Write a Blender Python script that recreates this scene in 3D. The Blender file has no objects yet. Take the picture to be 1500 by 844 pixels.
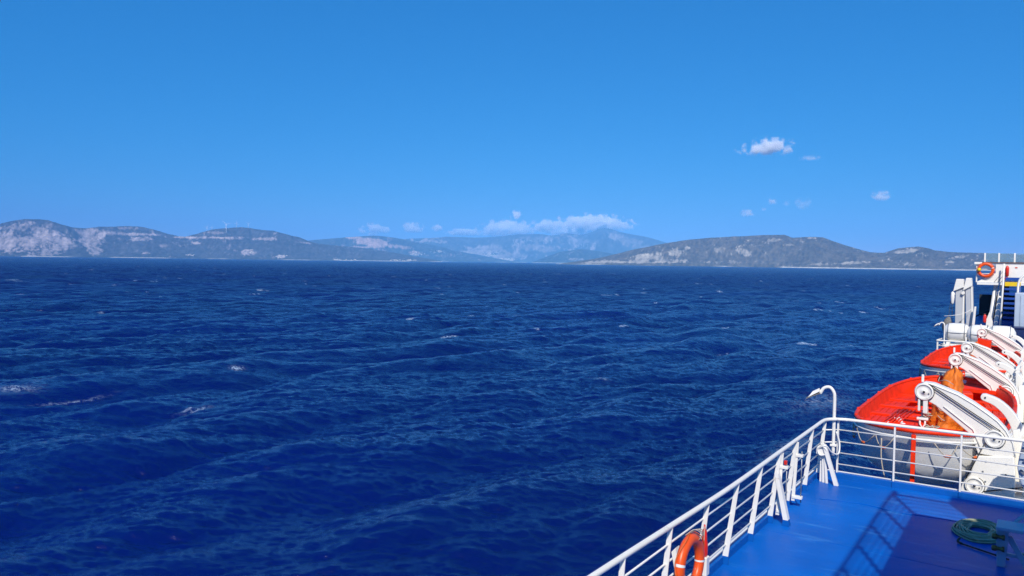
import bpy, math, random
import numpy as np
from mathutils import Vector, Matrix
random.seed(7)
S = bpy.context.scene
C = S.collection
R = math.radians

# ------------------------------------------------------------------ camera
F = 1130.0                                    # focal length in photograph pixels (1500 wide)
yaw, pitch, roll = R(34.6), R(2.0), R(0.8)
f0 = np.array([-math.sin(yaw), math.cos(yaw), 0]); r0 = np.array([math.cos(yaw), math.sin(yaw), 0]); u0 = np.array([0, 0, 1.0])
fw = f0*math.cos(pitch) - u0*math.sin(pitch); uu = u0*math.cos(pitch) + f0*math.sin(pitch)
rr = r0*math.cos(roll) + uu*math.sin(roll); up = uu*math.cos(roll) - r0*math.sin(roll)
CAM = np.array([0, 0, 4.2])
SEA = -18.0
cam = bpy.data.cameras.new('camera'); co = bpy.data.objects.new('camera', cam); C.objects.link(co)
m = Matrix(((rr[0], up[0], -fw[0], CAM[0]), (rr[1], up[1], -fw[1], CAM[1]), (rr[2], up[2], -fw[2], CAM[2]), (0, 0, 0, 1)))
co.matrix_world = m
cam.sensor_width = 36; cam.lens = F/1500*36
cam.clip_start = 0.05; cam.clip_end = 200000
S.camera = co
S.render.resolution_x = 1024; S.render.resolution_y = 576

# ------------------------------------------------------------------ light
SUN_AZ, SUN_EL = R(154.5), R(43)              # clockwise from +Y
w = bpy.data.worlds.new('World'); S.world = w; w.use_nodes = True
nt = w.node_tree; bg = nt.nodes['Background']
sky = nt.nodes.new('ShaderNodeTexSky'); sky.sky_type = 'NISHITA'; sky.sun_disc = False
sky.sun_elevation = SUN_EL; sky.sun_rotation = SUN_AZ
sky.air_density = 1.0; sky.dust_density = 0.0; sky.ozone_density = 8.0; sky.altitude = 0
# camera-like colour grade of the whole sky: one power curve per channel
sp = nt.nodes.new('ShaderNodeSeparateColor'); cb = nt.nodes.new('ShaderNodeCombineColor'); nt.links.new(sky.outputs[0], sp.inputs[0])
def _m(op, a, b):
    nd = nt.nodes.new('ShaderNodeMath'); nd.operation = op
    for k_, v_ in enumerate((a, b)):
        if isinstance(v_, (int, float)): nd.inputs[k_].default_value = v_
        else: nt.links.new(v_, nd.inputs[k_])
    return nd.outputs[0]
G_ = _m('MULTIPLY', _m('POWER', sp.outputs[1], .6), 1.10)
B_ = _m('MULTIPLY', _m('POWER', sp.outputs[2], .52), 2.36)
R_ = _m('MULTIPLY', G_, _m('MINIMUM', _m('MULTIPLY', _m('POWER', _m('DIVIDE', sp.outputs[0], sp.outputs[1]), 3.6), 1.25), 1.0))     # redness follows the red to green ratio
for k_, v_ in enumerate((R_, G_, B_)): nt.links.new(v_, cb.inputs[k_])
nt.links.new(cb.outputs[0], bg.inputs[0])
bg.inputs[1].default_value = 0.12
sl = bpy.data.lights.new('sun', 'SUN'); sl.energy = 5.0; sl.angle = R(0.55); sl.color = (1.0, 0.955, 0.88)
so = bpy.data.objects.new('sun', sl); C.objects.link(so)
sd = Vector((math.sin(SUN_AZ)*math.cos(SUN_EL), math.cos(SUN_AZ)*math.cos(SUN_EL), math.sin(SUN_EL)))
so.rotation_euler = sd.to_track_quat('Z', 'Y').to_euler()
S.view_settings.view_transform = 'Standard'; S.view_settings.look = 'None'
S.view_settings.exposure = 0.0; S.view_settings.gamma = 1.0
S.cycles.use_denoising = True; S.cycles.denoiser = 'OPENIMAGEDENOISE'; S.cycles.denoising_prefilter = 'FAST'
S.cycles.max_bounces = 6; S.cycles.volume_bounces = 10; S.cycles.transparent_max_bounces = 12
S.cycles.volume_max_steps = 256

# ------------------------------------------------------------------ helpers
def tag(o, label=None, cat=None, group=None, kind=None):
    if label: o['label'] = label
    if cat: o['category'] = cat
    if group: o['group'] = group
    if kind: o['kind'] = kind
    return o
def empty(name, loc=(0, 0, 0), rz=0):
    o = bpy.data.objects.new(name, None); C.objects.link(o); o.location = loc; o.rotation_euler.z = rz
    o.empty_display_size = 0.2
    return o
class MB:
    def __init__(s): s.v = []; s.f = []; s.sm = []
    def add(s, v, f, smooth=False):
        n = len(s.v); s.v += [tuple(p) for p in v]; s.f += [tuple(i+n for i in q) for q in f]; s.sm += [smooth]*len(f); return s
    def box(s, c, d, rot=None):
        x, y, z = d[0]/2, d[1]/2, d[2]/2
        v = [Vector((a*x, b*y, e*z)) for e in (-1, 1) for b in (-1, 1) for a in (-1, 1)]
        if rot is not None: v = [rot @ p for p in v]
        c = Vector(c)
        return s.add([p+c for p in v], [(0, 2, 3, 1), (4, 5, 7, 6), (0, 1, 5, 4), (2, 6, 7, 3), (0, 4, 6, 2), (1, 3, 7, 5)])
    def tube(s, pts, r, n=10, closed=False, caps=True):
        P = [Vector(p) for p in pts]; L = len(P); v = []; f = []
        rs = r if isinstance(r, (list, tuple)) else [r]*L
        prev = None
        for i, p in enumerate(P):
            if closed: t = P[(i+1) % L]-P[i-1]
            else: t = P[min(i+1, L-1)]-P[max(i-1, 0)]
            t.normalize()
            if prev is None:
                a = Vector((0, 0, 1)) if abs(t.z) < .9 else Vector((1, 0, 0))
                x = t.cross(a).normalized()
            else: x = (prev - t*prev.dot(t)).normalized()
            prev = x; y = t.cross(x)
            for k in range(n):
                an = 2*math.pi*k/n; v.append(p + x*math.cos(an)*rs[i] + y*math.sin(an)*rs[i])
        for i in range(L if closed else L-1):
            j = (i+1) % L
            for k in range(n):
                q = (k+1) % n; f.append((i*n+k, i*n+q, j*n+q, j*n+k))
        s.add(v, f, True)
        if caps and not closed:
            b = len(s.v)-len(v)
            s.f.append(tuple(b+k for k in reversed(range(n)))); s.sm.append(False)
            s.f.append(tuple(b+(L-1)*n+k for k in range(n))); s.sm.append(False)
        return s
    def lathe(s, prof, c=(0, 0, 0), axis='Z', n=24):
        v = []; f = []; L = len(prof)
        for (rad, h) in prof:
            for k in range(n):
                a = 2*math.pi*k/n; p = (rad*math.cos(a), rad*math.sin(a), h)
                if axis == 'Y': p = (p[0], p[2], p[1])
                elif axis == 'X': p = (p[2], p[0], p[1])
                v.append((p[0]+c[0], p[1]+c[1], p[2]+c[2]))
        for i in range(L-1):
            for k in range(n):
                q = (k+1) % n; f.append((i*n+k, i*n+q, (i+1)*n+q, (i+1)*n+k))
        s.add(v, f, True)
        b = len(s.v)-len(v)
        if prof[0][0] > 1e-4: s.f.append(tuple(b+k for k in range(n))); s.sm.append(False)
        if prof[-1][0] > 1e-4: s.f.append(tuple(b+(L-1)*n+k for k in range(n))); s.sm.append(False)
        return s
    def prism(s, poly, a, b, axis='Y'):
        """polygon in the plane across `axis`, from a to b along it"""
        n = len(poly)
        def mk(p, t):
            return {'Y': (p[0], t, p[1]), 'Z': (p[0], p[1], t), 'X': (t, p[0], p[1])}[axis]
        v = [mk(p, a) for p in poly]+[mk(p, b) for p in poly]
        f = [tuple(range(n)), tuple(reversed(range(n, 2*n)))]+[(i, n+i, n+(i+1) % n, (i+1) % n) for i in range(n)]
        return s.add(v, f)
    def build(s, name, mat, parent=None, bevel=0, recalc=True):
        me = bpy.data.meshes.new(name); me.from_pydata([tuple(p) for p in s.v], [], s.f)
        me.polygons.foreach_set('use_smooth', s.sm)
        if recalc:
            import bmesh
            bm = bmesh.new(); bm.from_mesh(me); bmesh.ops.recalc_face_normals(bm, faces=bm.faces); bm.to_mesh(me); bm.free()
        me.materials.append(mat); me.update()
        o = bpy.data.objects.new(name, me); C.objects.link(o)
        if parent: o.parent = parent
        if bevel:
            b = o.modifiers.new('b', 'BEVEL'); b.width = bevel; b.segments = 2; b.limit_method = 'ANGLE'; b.angle_limit = R(40)
        return o
def copy_tree(o, parent=None):
    c = o.copy(); C.objects.link(c); c.parent = parent
    for ch in list(o.children): copy_tree(ch, c)
    return c
def bez(pts, n=8):
    """Catmull-Rom through the points"""
    P = [Vector(p) for p in pts]; P = [P[0]*2-P[1]]+P+[P[-1]*2-P[-2]]; out = []
    for i in range(1, len(P)-2):
        for k in range(n):
            t = k/n; a, b, c, d = P[i-1], P[i], P[i+1], P[i+2]
            out.append(0.5*((2*b)+(c-a)*t+(2*a-5*b+4*c-d)*t*t+(3*b-a-3*c+d)*t**3))
    out.append(P[-2]); return out

# ------------------------------------------------------------------ materials
def mat(name, col, rough=.5, metal=0, var=.0, scale=3, bump=0, bscale=20, stain=None, stain_amt=0, spec=.5, coat=0, col2=None, thr=.5):
    mt = bpy.data.materials.new(name); mt.use_nodes = True; n = mt.node_tree.nodes; l = mt.node_tree.links; p = n['Principled BSDF']
    p.inputs['Roughness'].default_value = rough; p.inputs['Metallic'].default_value = metal
    p.inputs['Specular IOR Level'].default_value = spec; p.inputs['Coat Weight'].default_value = coat
    tc = n.new('ShaderNodeNewGeometry'); src = tc.outputs['Position']
    no = n.new('ShaderNodeTexNoise'); no.inputs['Scale'].default_value = scale; no.inputs['Detail'].default_value = 5; l.new(src, no.inputs['Vector'])
    ra = n.new('ShaderNodeValToRGB'); l.new(no.outputs[0], ra.inputs[0])
    c2 = col2 or tuple(max(0, c*(1-var)) for c in col)
    ra.color_ramp.elements[0].position = .3; ra.color_ramp.elements[0].color = (*c2, 1)
    ra.color_ramp.elements[1].position = .7; ra.color_ramp.elements[1].color = (*col, 1)
    out = ra.outputs[0]
    if stain:
        n2 = n.new('ShaderNodeTexNoise'); n2.inputs['Scale'].default_value = scale*2.3; n2.inputs['Detail'].default_value = 7; n2.inputs['Roughness'].default_value = .7; l.new(src, n2.inputs['Vector'])
        mr = n.new('ShaderNodeMapRange'); mr.inputs[1].default_value = thr; mr.inputs[2].default_value = thr+.12; mr.inputs[3].default_value = 0; mr.inputs[4].default_value = stain_amt; l.new(n2.outputs[0], mr.inputs[0])
        mx = n.new('ShaderNodeMix'); mx.data_type = 'RGBA'; l.new(mr.outputs[0], mx.inputs['Factor']); l.new(out, mx.inputs['A']); mx.inputs['B'].default_value = (*stain, 1)
        out = mx.outputs['Result']
    l.new(out, p.inputs['Base Color'])
    if bump:
        n3 = n.new('ShaderNodeTexNoise'); n3.inputs['Scale'].default_value = bscale; n3.inputs['Detail'].default_value = 4; l.new(src, n3.inputs['Vector'])
        bp = n.new('ShaderNodeBump'); bp.inputs['Strength'].default_value = .6; bp.inputs['Distance'].default_value = bump
        l.new(n3.outputs[0], bp.inputs['Height']); l.new(bp.outputs[0], p.inputs['Normal'])
    return mt
WHITE = mat('white_paint', (.86, .82, .73), .38, var=.07, scale=2.5, bump=.004, bscale=9, stain=(.45, .25, .10), stain_amt=.6, thr=.635)
WHITE2 = mat('white_gloss', (.84, .81, .74), .3, var=.06, scale=1.7, bump=.006, bscale=5, stain=(.5, .36, .2), stain_amt=.35, thr=.67)
HULLW = mat('boat_hull_white', (.82, .80, .75), .35, var=.1, scale=2, bump=.01, bscale=3, stain=(.42, .38, .3), stain_amt=.3, thr=.62)
RAFTW = mat('raft_shell_white', (.82, .80, .74), .45, var=.08, scale=2.2, stain=(.5, .42, .3), stain_amt=.4, thr=.62)
RED = mat('boat_orange_red', (.95, .038, .002), .5, spec=.25, var=.30, scale=3.5, bump=.006, bscale=14, stain=(.5, .03, .01), stain_amt=.3, thr=.62)
TARP = mat('orange_tarpaulin', (.92, .21, .010), .6, var=.35, scale=7, bump=.02, bscale=12)
BUOY = mat('lifebuoy_orange', (.88, .095, .006), .4, var=.15, scale=6, stain=(.6, .2, .07), stain_amt=.4, thr=.6)
REDP = mat('red_plastic', (.72, .025, .012), .35, var=.15)
BLUEB = mat('blue_foot_paint', (.002, .105, .42), .35, var=.15, scale=6, bump=.004)
ROPE = mat('rope_pale', (.55, .47, .36), .9, var=.3, scale=30)
ROPEO = mat('rope_float_orange', (.65, .12, .02), .6)
CABLE = mat('steel_cable_dark', (.04, .04, .042), .5, metal=.3)
STEEL = mat('galvanised_steel', (.36, .37, .38), .45, metal=.6, var=.3, scale=12)
DARK = mat('dark_machinery_and_shade', (.025, .03, .032), .6, var=.3)  # dark machinery; on the deckhouse wall, shade put into the colour
GREYC = mat('grey_canvas', (.24, .22, .19), .9, var=.4, scale=14, bump=.02, bscale=25)
GREY = mat('grey_paint', (.36, .37, .38), .5, var=.15, stain=(.3, .2, .12), stain_amt=.4, thr=.66)  # even mid grey with brownish stains
HOSE = mat('green_hose', (.40, .42, .26), .6, var=.35, scale=10)
YEL = mat('yellow_paint', (.85, .56, .01), .45, var=.1)
STAIRB = mat('stair_blue', (.01, .07, .36), .45, var=.3)
TRUNK = mat('blue_grey_paint_and_shade', (.42, .50, .60), .45, var=.12)  # light-blue paint; on the vent trunk, shade on white put into the colour
DBLUE = mat('dark_blue_plastic', (.006, .02, .10), .4, var=.2)
BROWN = mat('hardwood_cap', (.16, .10, .07), .55, var=.3)
REFL = mat('reflective_tape', (.75, .74, .70), .4)
GLASS = bpy.data.materials.new('windbreak_glass'); GLASS.use_nodes = True
_n = GLASS.node_tree.nodes; _l = GLASS.node_tree.links; _p = _n['Principled BSDF']; _p.inputs['Base Color'].default_value = (.35, .5, .55, 1); _p.inputs['Roughness'].default_value = .08
_t = _n.new('ShaderNodeBsdfTransparent'); _t.inputs[0].default_value = (.82, .9, .93, 1); _x = _n.new('ShaderNodeMixShader'); _x.inputs[0].default_value = .22
_l.new(_t.outputs[0], _x.inputs[1]); _l.new(_p.outputs[0], _x.inputs[2]); _l.new(_x.outputs[0], _n['Material Output'].inputs[0])
# deck paint: worn glossy blue with pale salt scuffs
DECK = bpy.data.materials.new('deck_blue_paint'); DECK.use_nodes = True
def _deck():
    n = DECK.node_tree.nodes; l = DECK.node_tree.links; p = n['Principled BSDF']
    g = n.new('ShaderNodeNewGeometry'); P = g.outputs['Position']
    a = n.new('ShaderNodeTexNoise'); a.inputs['Scale'].default_value = .8; a.inputs['Detail'].default_value = 6; l.new(P, a.inputs[0])
    r = n.new('ShaderNodeValToRGB'); l.new(a.outputs[0], r.inputs[0]); e = r.color_ramp.elements
    e[0].position = .32; e[0].color = (.002, .090, .40, 1); e[1].position = .68; e[1].color = (.001, .130, .52, 1)
    mp = n.new('ShaderNodeMapping'); mp.inputs['Scale'].default_value = (1.2, 5.0, 1); mp.inputs['Rotation'].default_value = (0, 0, .5); l.new(P, mp.inputs[0])
    b = n.new('ShaderNodeTexNoise'); b.inputs['Scale'].default_value = .7; b.inputs['Detail'].default_value = 9; b.inputs['Roughness'].default_value = .72; l.new(mp.outputs[0], b.inputs[0])
    mr = n.new('ShaderNodeMapRange'); mr.inputs[1].default_value = .56; mr.inputs[2].default_value = .74; mr.inputs[4].default_value = .75; l.new(b.outputs[0], mr.inputs[0])
    mx = n.new('ShaderNodeMix'); mx.data_type = 'RGBA'; l.new(mr.outputs[0], mx.inputs['Factor']); l.new(r.outputs[0], mx.inputs['A']); mx.inputs['B'].default_value = (.07, .27, .60, 1)
    # rust bleeding and dirt in small spots
    d = n.new('ShaderNodeTexNoise'); d.inputs['Scale'].default_value = 2.6; d.inputs['Detail'].default_value = 8; d.inputs['Roughness'].default_value = .75; l.new(P, d.inputs[0])
    mr3 = n.new('ShaderNodeMapRange'); mr3.inputs[1].default_value = .67; mr3.inputs[2].default_value = .75; mr3.inputs[4].default_value = .55; l.new(d.outputs[0], mr3.inputs[0])
    mx3 = n.new('ShaderNodeMix'); mx3.data_type = 'RGBA'; l.new(mr3.outputs[0], mx3.inputs['Factor']); l.new(mx.outputs['Result'], mx3.inputs['A']); mx3.inputs['B'].default_value = (.03, .05, .16, 1)
    l.new(mx3.outputs['Result'], p.inputs['Base Color'])
    mr2 = n.new('ShaderNodeMapRange'); mr2.inputs[3].default_value = .28; mr2.inputs[4].default_value = .55; l.new(a.outputs[0], mr2.inputs[0]); l.new(mr2.outputs[0], p.inputs['Roughness'])
    c = n.new('ShaderNodeTexNoise'); c.inputs['Scale'].default_value = 1.6; c.inputs['Detail'].default_value = 3; l.new(P, c.inputs[0])
    bp = n.new('ShaderNodeBump'); bp.inputs['Strength'].default_value = .5; bp.inputs['Distance'].default_value = .03; l.new(c.outputs[0], bp.inputs['Height']); l.new(bp.outputs[0], p.inputs['Normal'])
    p.inputs['Specular IOR Level'].default_value = .12
_deck()
LOWDECK = mat('lower_deck_paint', (.02, .10, .30), .5, var=.3, scale=2)

# ------------------------------------------------------------------ sea (FFT waves on one disk out to the horizon)
def fft_tile(L, N, kmin, kmax, ang, rms, seed, chop=.8, spread=2.0, slope=4.0, base=.03):
    g = np.random.default_rng(seed)
    k1 = 2*np.pi*np.fft.fftfreq(N, L/N); kx, ky = np.meshgrid(k1, k1, indexing='ij'); k = np.hypot(kx, ky); k[0, 0] = 1
    c = (kx*math.cos(ang)+ky*math.sin(ang))/k
    P = k**(-slope)*np.exp(-(kmin/k)**4*1.0)*(base+np.abs(c)**spread)*np.exp(-(k/kmax)**4); P[0, 0] = 0
    Hh = np.sqrt(P)*(g.normal(size=(N, N))+1j*g.normal(size=(N, N)))
    z = np.fft.ifft2(Hh).real; s = rms/z.std()
    dx = np.fft.ifft2(Hh*(-1j)*kx/k).real*s*chop; dy = np.fft.ifft2(Hh*(-1j)*ky/k).real*s*chop
    z = z*s
    d = L/N
    jxx = 1+(np.roll(dx, -1, 0)-np.roll(dx, 1, 0))/(2*d); jyy = 1+(np.roll(dy, -1, 1)-np.roll(dy, 1, 1))/(2*d)
    jxy = (np.roll(dx, -1, 1)-np.roll(dx, 1, 1))/(2*d)
    J = jxx*jyy-jxy**2
    return dict(L=L, N=N, a=np.stack([dx, dy, z, J], -1).astype(np.float32))
def samp(t, x, y, rot):
    c, s = math.cos(rot), math.sin(rot)
    u = (x*c+y*s)/t['L']*t['N']; v = (-x*s+y*c)/t['L']*t['N']
    i = np.floor(u).astype(int); j = np.floor(v).astype(int); fu = (u-i)[..., None]; fv = (v-j)[..., None]; N = t['N']; a = t['a']
    i0 = i % N; i1 = (i+1) % N; j0 = j % N; j1 = (j+1) % N
    o = a[i0, j0]*(1-fu)*(1-fv)+a[i1, j0]*fu*(1-fv)+a[i0, j1]*(1-fu)*fv+a[i1, j1]*fu*fv
    dx = o[..., 0]*c-o[..., 1]*s; dy = o[..., 0]*s+o[..., 1]*c
    return dx, dy, o[..., 2], o[..., 3]
def vnoise(x, y, seed=0):
    xi = np.floor(x).astype(np.int64); yi = np.floor(y).astype(np.int64); fx = x-xi; fy = y-yi
    fx = fx*fx*(3-2*fx); fy = fy*fy*(3-2*fy)
    def h(a, b):
        n = (a*374761393+b*668265263+seed*974711) & 0x7fffffff
        n = ((n ^ (n >> 13))*1274126177) & 0x7fffffff
        n = (n ^ (n >> 16)) & 0xffff
        return n/65535.0
    return (h(xi, yi)*(1-fx)+h(xi+1, yi)*fx)*(1-fy)+(h(xi, yi+1)*(1-fx)+h(xi+1, yi+1)*fx)*fy
def fbm(x, y, seed=0, octv=5, ridged=False, gain=.5):
    a = 1; s = 0; t = 0
    for o in range(octv):
        v = vnoise(x*2**o+o*17.3, y*2**o-o*9.1, seed+o)
        if ridged: v = 1-np.abs(2*v-1)
        s = s+a*v; t += a; a *= gain
    return s/t
def sstep(a, b, x):
    t = np.clip((x-a)/(b-a), 0, 1); return t*t*(3-2*t)
def grid_mesh(name, V, mat_, cols=None, smooth=True, close=False):
    n, m_ = V.shape[:2]; me = bpy.data.meshes.new(name)
    idx = np.arange(n*m_).reshape(n, m_)
    if close: idx = np.concatenate([idx, idx[:1]], 0)
    a = idx[:-1, :-1].ravel(); b = idx[1:, :-1].ravel(); c = idx[1:, 1:].ravel(); d = idx[:-1, 1:].ravel()
    q = np.stack([a, b, c, d], 1).astype(np.int32); nf = len(q)
    me.vertices.add(n*m_); me.vertices.foreach_set('co', V.reshape(-1).astype(np.float32))
    me.loops.add(nf*4); me.loops.foreach_set('vertex_index', q.ravel())
    me.polygons.add(nf); me.polygons.foreach_set('loop_start', np.arange(0, nf*4, 4, dtype=np.int32))
    me.polygons.foreach_set('use_smooth', np.ones(nf, bool) if smooth else np.zeros(nf, bool))
    me.update(calc_edges=True)
    if cols is not None:
        for nm, arr in cols.items():
            if arr.ndim == 2:
                at = me.attributes.new(nm, 'FLOAT', 'POINT'); at.data.foreach_set('value', arr.ravel().astype(np.float32))
            else:
                at = me.attributes.new(nm, 'FLOAT_COLOR', 'POINT'); k4 = np.concatenate([arr, np.ones(arr.shape[:2]+(1,))], -1); at.data.foreach_set('color', k4.ravel().astype(np.float32))
    me.materials.append(mat_); o = bpy.data.objects.new(name, me); C.objects.link(o); return o

WATER = bpy.data.materials.new('sea_water'); WATER.use_nodes = True
def _water():
    n = WATER.node_tree.nodes; l = WATER.node_tree.links; p = n['Principled BSDF']
    p.inputs['IOR'].default_value = 1.333; p.inputs['Roughness'].default_value = .12
    g = n.new('ShaderNodeNewGeometry'); P = g.outputs['Position']
    at = n.new('ShaderNodeAttribute'); at.attribute_name = 'foam'
    far = n.new('ShaderNodeAttribute'); far.attribute_name = 'far'
    sl_ = n.new('ShaderNodeMapRange'); sl_.inputs[3].default_value = 1.0; sl_.inputs[4].default_value = .32; l.new(far.outputs['Fac'], sl_.inputs[0]); l.new(sl_.outputs[0], p.inputs['Specular IOR Level'])
    # body colour
    big = n.new('ShaderNodeTexNoise'); big.inputs['Scale'].default_value = .012; big.inputs['Detail'].default_value = 3; l.new(P, big.inputs[0])
    r = n.new('ShaderNodeValToRGB'); l.new(big.outputs[0], r.inputs[0]); e = r.color_ramp.elements
    e[0].position = .3; e[0].color = (.0001, .0028, .068, 1); e[1].position = .7; e[1].color = (.0001, .0044, .098, 1)
    # foam
    fn = n.new('ShaderNodeTexNoise'); fn.inputs['Scale'].default_value = 1.6; fn.inputs['Detail'].default_value = 8; fn.inputs['Roughness'].default_value = .75; l.new(P, fn.inputs[0])
    ad = n.new('ShaderNodeMath'); ad.operation = 'MULTIPLY'; l.new(at.outputs['Fac'], ad.inputs[0])
    mr = n.new('ShaderNodeMapRange'); mr.inputs[1].default_value = .46; mr.inputs[2].default_value = .60; l.new(fn.outputs[0], mr.inputs[0]); l.new(mr.outputs[0], ad.inputs[1])
    mx = n.new('ShaderNodeMix'); mx.data_type = 'RGBA'; l.new(ad.outputs[0], mx.inputs['Factor']); l.new(r.outputs[0], mx.inputs['A']); mx.inputs['B'].default_value = (.55, .70, .85, 1)
    l.new(mx.outputs['Result'], p.inputs['Base Color'])
    fr_ = n.new('ShaderNodeMath'); fr_.operation = 'MULTIPLY_ADD'; fr_.inputs[1].default_value = .30; fr_.inputs[2].default_value = .06; l.new(far.outputs['Fac'], fr_.inputs[0])
    mxr = n.new('ShaderNodeMath'); mxr.operation = 'MAXIMUM'; l.new(fr_.outputs[0], mxr.inputs[1])
    rm = n.new('ShaderNodeMapRange'); rm.inputs[3].default_value = .12; rm.inputs[4].default_value = .7; l.new(ad.outputs[0], rm.inputs[0]); l.new(rm.outputs[0], mxr.inputs[0]); l.new(mxr.outputs[0], p.inputs['Roughness'])
    # ripples: wind-aligned, fine near, coarser far
    def rip(scale, sx, sy, rot, dist, det):
        mp = n.new('ShaderNodeMapping'); mp.vector_type = 'TEXTURE'; mp.inputs['Scale'].default_value = (sx, sy, 1); mp.inputs['Rotation'].default_value = (0, 0, rot); l.new(P, mp.inputs[0])
        t = n.new('ShaderNodeTexNoise'); t.inputs['Scale'].default_value = scale; t.inputs['Detail'].default_value = det; t.inputs['Roughness'].default_value = .6; t.inputs['Distortion'].default_value = .3; l.new(mp.outputs[0], t.inputs[0])
        mu = n.new('ShaderNodeMath'); mu.operation = 'MULTIPLY'; mu.inputs[1].default_value = dist; l.new(t.outputs[0], mu.inputs[0]); return mu
    a = rip(2.3, 1.0, 2.6, R(-52), .12, 6)
    b = rip(.20, 1.0, 2.4, R(-40), 3.0, 6)
    c = rip(.05, 1.0, 2.8, R(-22), 8.0, 5)
    mb = n.new('ShaderNodeMath'); mb.operation = 'ADD'; l.new(b.outputs[0], mb.inputs[0]); l.new(c.outputs[0], mb.inputs[1])
    mf = n.new('ShaderNodeMath'); mf.operation = 'MULTIPLY'; l.new(mb.outputs[0], mf.inputs[0]); l.new(far.outputs['Fac'], mf.inputs[1])
    s = n.new('ShaderNodeMath'); s.operation = 'ADD'; l.new(a.outputs[0], s.inputs[0]); l.new(mf.outputs[0], s.inputs[1])
    bp = n.new('ShaderNodeBump'); bp.inputs['Strength'].default_value = 1.0; bp.inputs['Distance'].default_value = 1.0
    l.new(s.outputs[0], bp.inputs['Height']); l.new(bp.outputs[0], p.inputs['Normal'])
_water()
def build_sea():
    ang = R(-14)
    T1 = fft_tile(523., 1024, .16, 1.5, ang, .58, 3, chop=.6, spread=6.0, slope=4.0, base=.02)
    T2 = fft_tile(171., 1024, 1.5, 12., R(-44)+.35, .085, 5, chop=.15, spread=6.0, slope=3.3, base=.02)
    T3 = fft_tile(41., 512, 4.0, 30., R(-54)-.5, .034, 8, chop=.1, spread=5.0, slope=3.1, base=.03)
    az = np.concatenate([np.linspace(-14, 82, 960), np.linspace(82, 346, 74)[1:-1]])          # degrees left of +Y
    rad = np.concatenate([[1.5, 5, 9, 13, 17], np.geomspace(24, 3200, 1290), np.geomspace(3200, 22500, 40)[1:]])
    A, Rr = np.meshgrid(np.radians(az), rad, indexing='ij')
    X = -np.sin(A)*Rr; Y = np.cos(A)*Rr
    dr = np.gradient(rad)[None, :]*np.ones_like(X)
    f1 = 1-sstep(4.0, 13.0, dr); f2 = 1-sstep(.6, 3.0, dr)
    coarse = ((A > R(82.5)) & (A < R(345)))
    f1 = np.where(coarse, f1*np.clip(20/Rr, 0, 1), f1); f2 = np.where(coarse, 0, f2)
    d1 = samp(T1, X+200, Y+90, .1); d2 = samp(T2, X, Y, -.35); d3 = samp(T3, X, Y, .5)
    f3 = np.where(coarse, 0, 1-sstep(.28, .95, dr))*(.5+1.0*fbm(X/23+7, Y/31, 41, 3))
    # patches of wind: short waves stronger in some areas
    gust = .55+.9*fbm(X/60, Y/110, 11, 3)
    x = X+d1[0]*f1+d2[0]*f2*gust+d3[0]*f3; y = Y+d1[1]*f1+d2[1]*f2*gust+d3[1]*f3; z = SEA+d1[2]*f1+d2[2]*f2*gust+d3[2]*f3
    J = d1[3]+(d2[3]-1)*.55*gust
    thr = np.quantile(J[(Rr > 45) & (Rr < 600) & ~coarse], .0007)
    foam = sstep(thr+.05, thr-.05, J)*(fbm(X/37, Y/37, 5, 2) > .56)*sstep(105, 150, Rr)
    def streak(cx, cy, lx, ly, s):
        return s*np.exp(-((X-cx)/lx)**2-((Y-cy)/ly)**2)
    for (cx, cy, lx, ly, s) in ((-130, 93, .7, 1.1, 1.6), (-132, 55, 1.6, 2.4, .6), (-125.5, 60, .28, 4.5, .7), (-101, 67, .55, 1.5, .8), (-102.2, 66, .3, 1.6, .6), (-19.8, 61, .8, 2.6, 1.1), (-18.9, 56, .6, 2.5, .9),
                                (-29, 130, 3, 9, .35), (-24, 95, 1.5, 8, .3), (-68, 128, 1.2, .7, .7), (-10.5, 20, 3, 9, .9), (-9, 36, 2.4, 10, .6)):
        foam = np.maximum(foam, streak(cx, cy, lx, ly, s))
    # far whitecaps
    wc = fbm(X/9, Y/14, 21, 3); wq = np.quantile(wc[(Rr > 300) & (Rr < 3000)], .9950)
    foam = np.maximum(foam, np.where(Rr > 220, sstep(wq, wq+.02, wc), 0))
    far = np.clip((Rr-90)/800, 0, 1)**.6
    V = np.stack([x, y, z], -1)
    o = grid_mesh('sea', V, WATER, dict(foam=np.clip(foam, 0, 1), far=far), close=True)
    # centre disk cap
    tag(o, kind='structure')
    return o
build_sea()

# ------------------------------------------------------------------ far land
LAND = bpy.data.materials.new('land_scrub_rock'); LAND.use_nodes = True
def _land():
    n = LAND.node_tree.nodes; l = LAND.node_tree.links; p = n['Principled BSDF']; p.inputs['Roughness'].default_value = .95; p.inputs['Specular IOR Level'].default_value = .1
    at = n.new('ShaderNodeAttribute'); at.attribute_name = 'Col'
    g = n.new('ShaderNodeNewGeometry'); t = n.new('ShaderNodeTexNoise'); t.inputs['Scale'].default_value = .02; t.inputs['Detail'].default_value = 6; l.new(g.outputs['Position'], t.inputs[0])
    mr = n.new('ShaderNodeMapRange'); mr.inputs[1].default_value = .3; mr.inputs[2].default_value = .7; mr.inputs[3].default_value = .75; mr.inputs[4].default_value = 1.25; l.new(t.outputs[0], mr.inputs[0])
    mx = n.new('ShaderNodeVectorMath'); mx.operation = 'SCALE'; l.new(at.outputs['Color'], mx.inputs[0]); l.new(mr.outputs[0], mx.inputs['Scale'])
    l.new(mx.outputs[0], p.inputs['Base Color'])
_land()
def ray(px, py): return fw+rr*(px-750)/F-up*(py-422)/F
def proj(X, Y, Z):
    x = X-CAM[0]; y = Y-CAM[1]; z = Z-CAM[2]; d = x*fw[0]+y*fw[1]+z*fw[2]
    return 750+F*(x*rr[0]+y*rr[1]+z*rr[2])/d, 422-F*(x*up[0]+y*up[1]+z*up[2])/d
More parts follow.
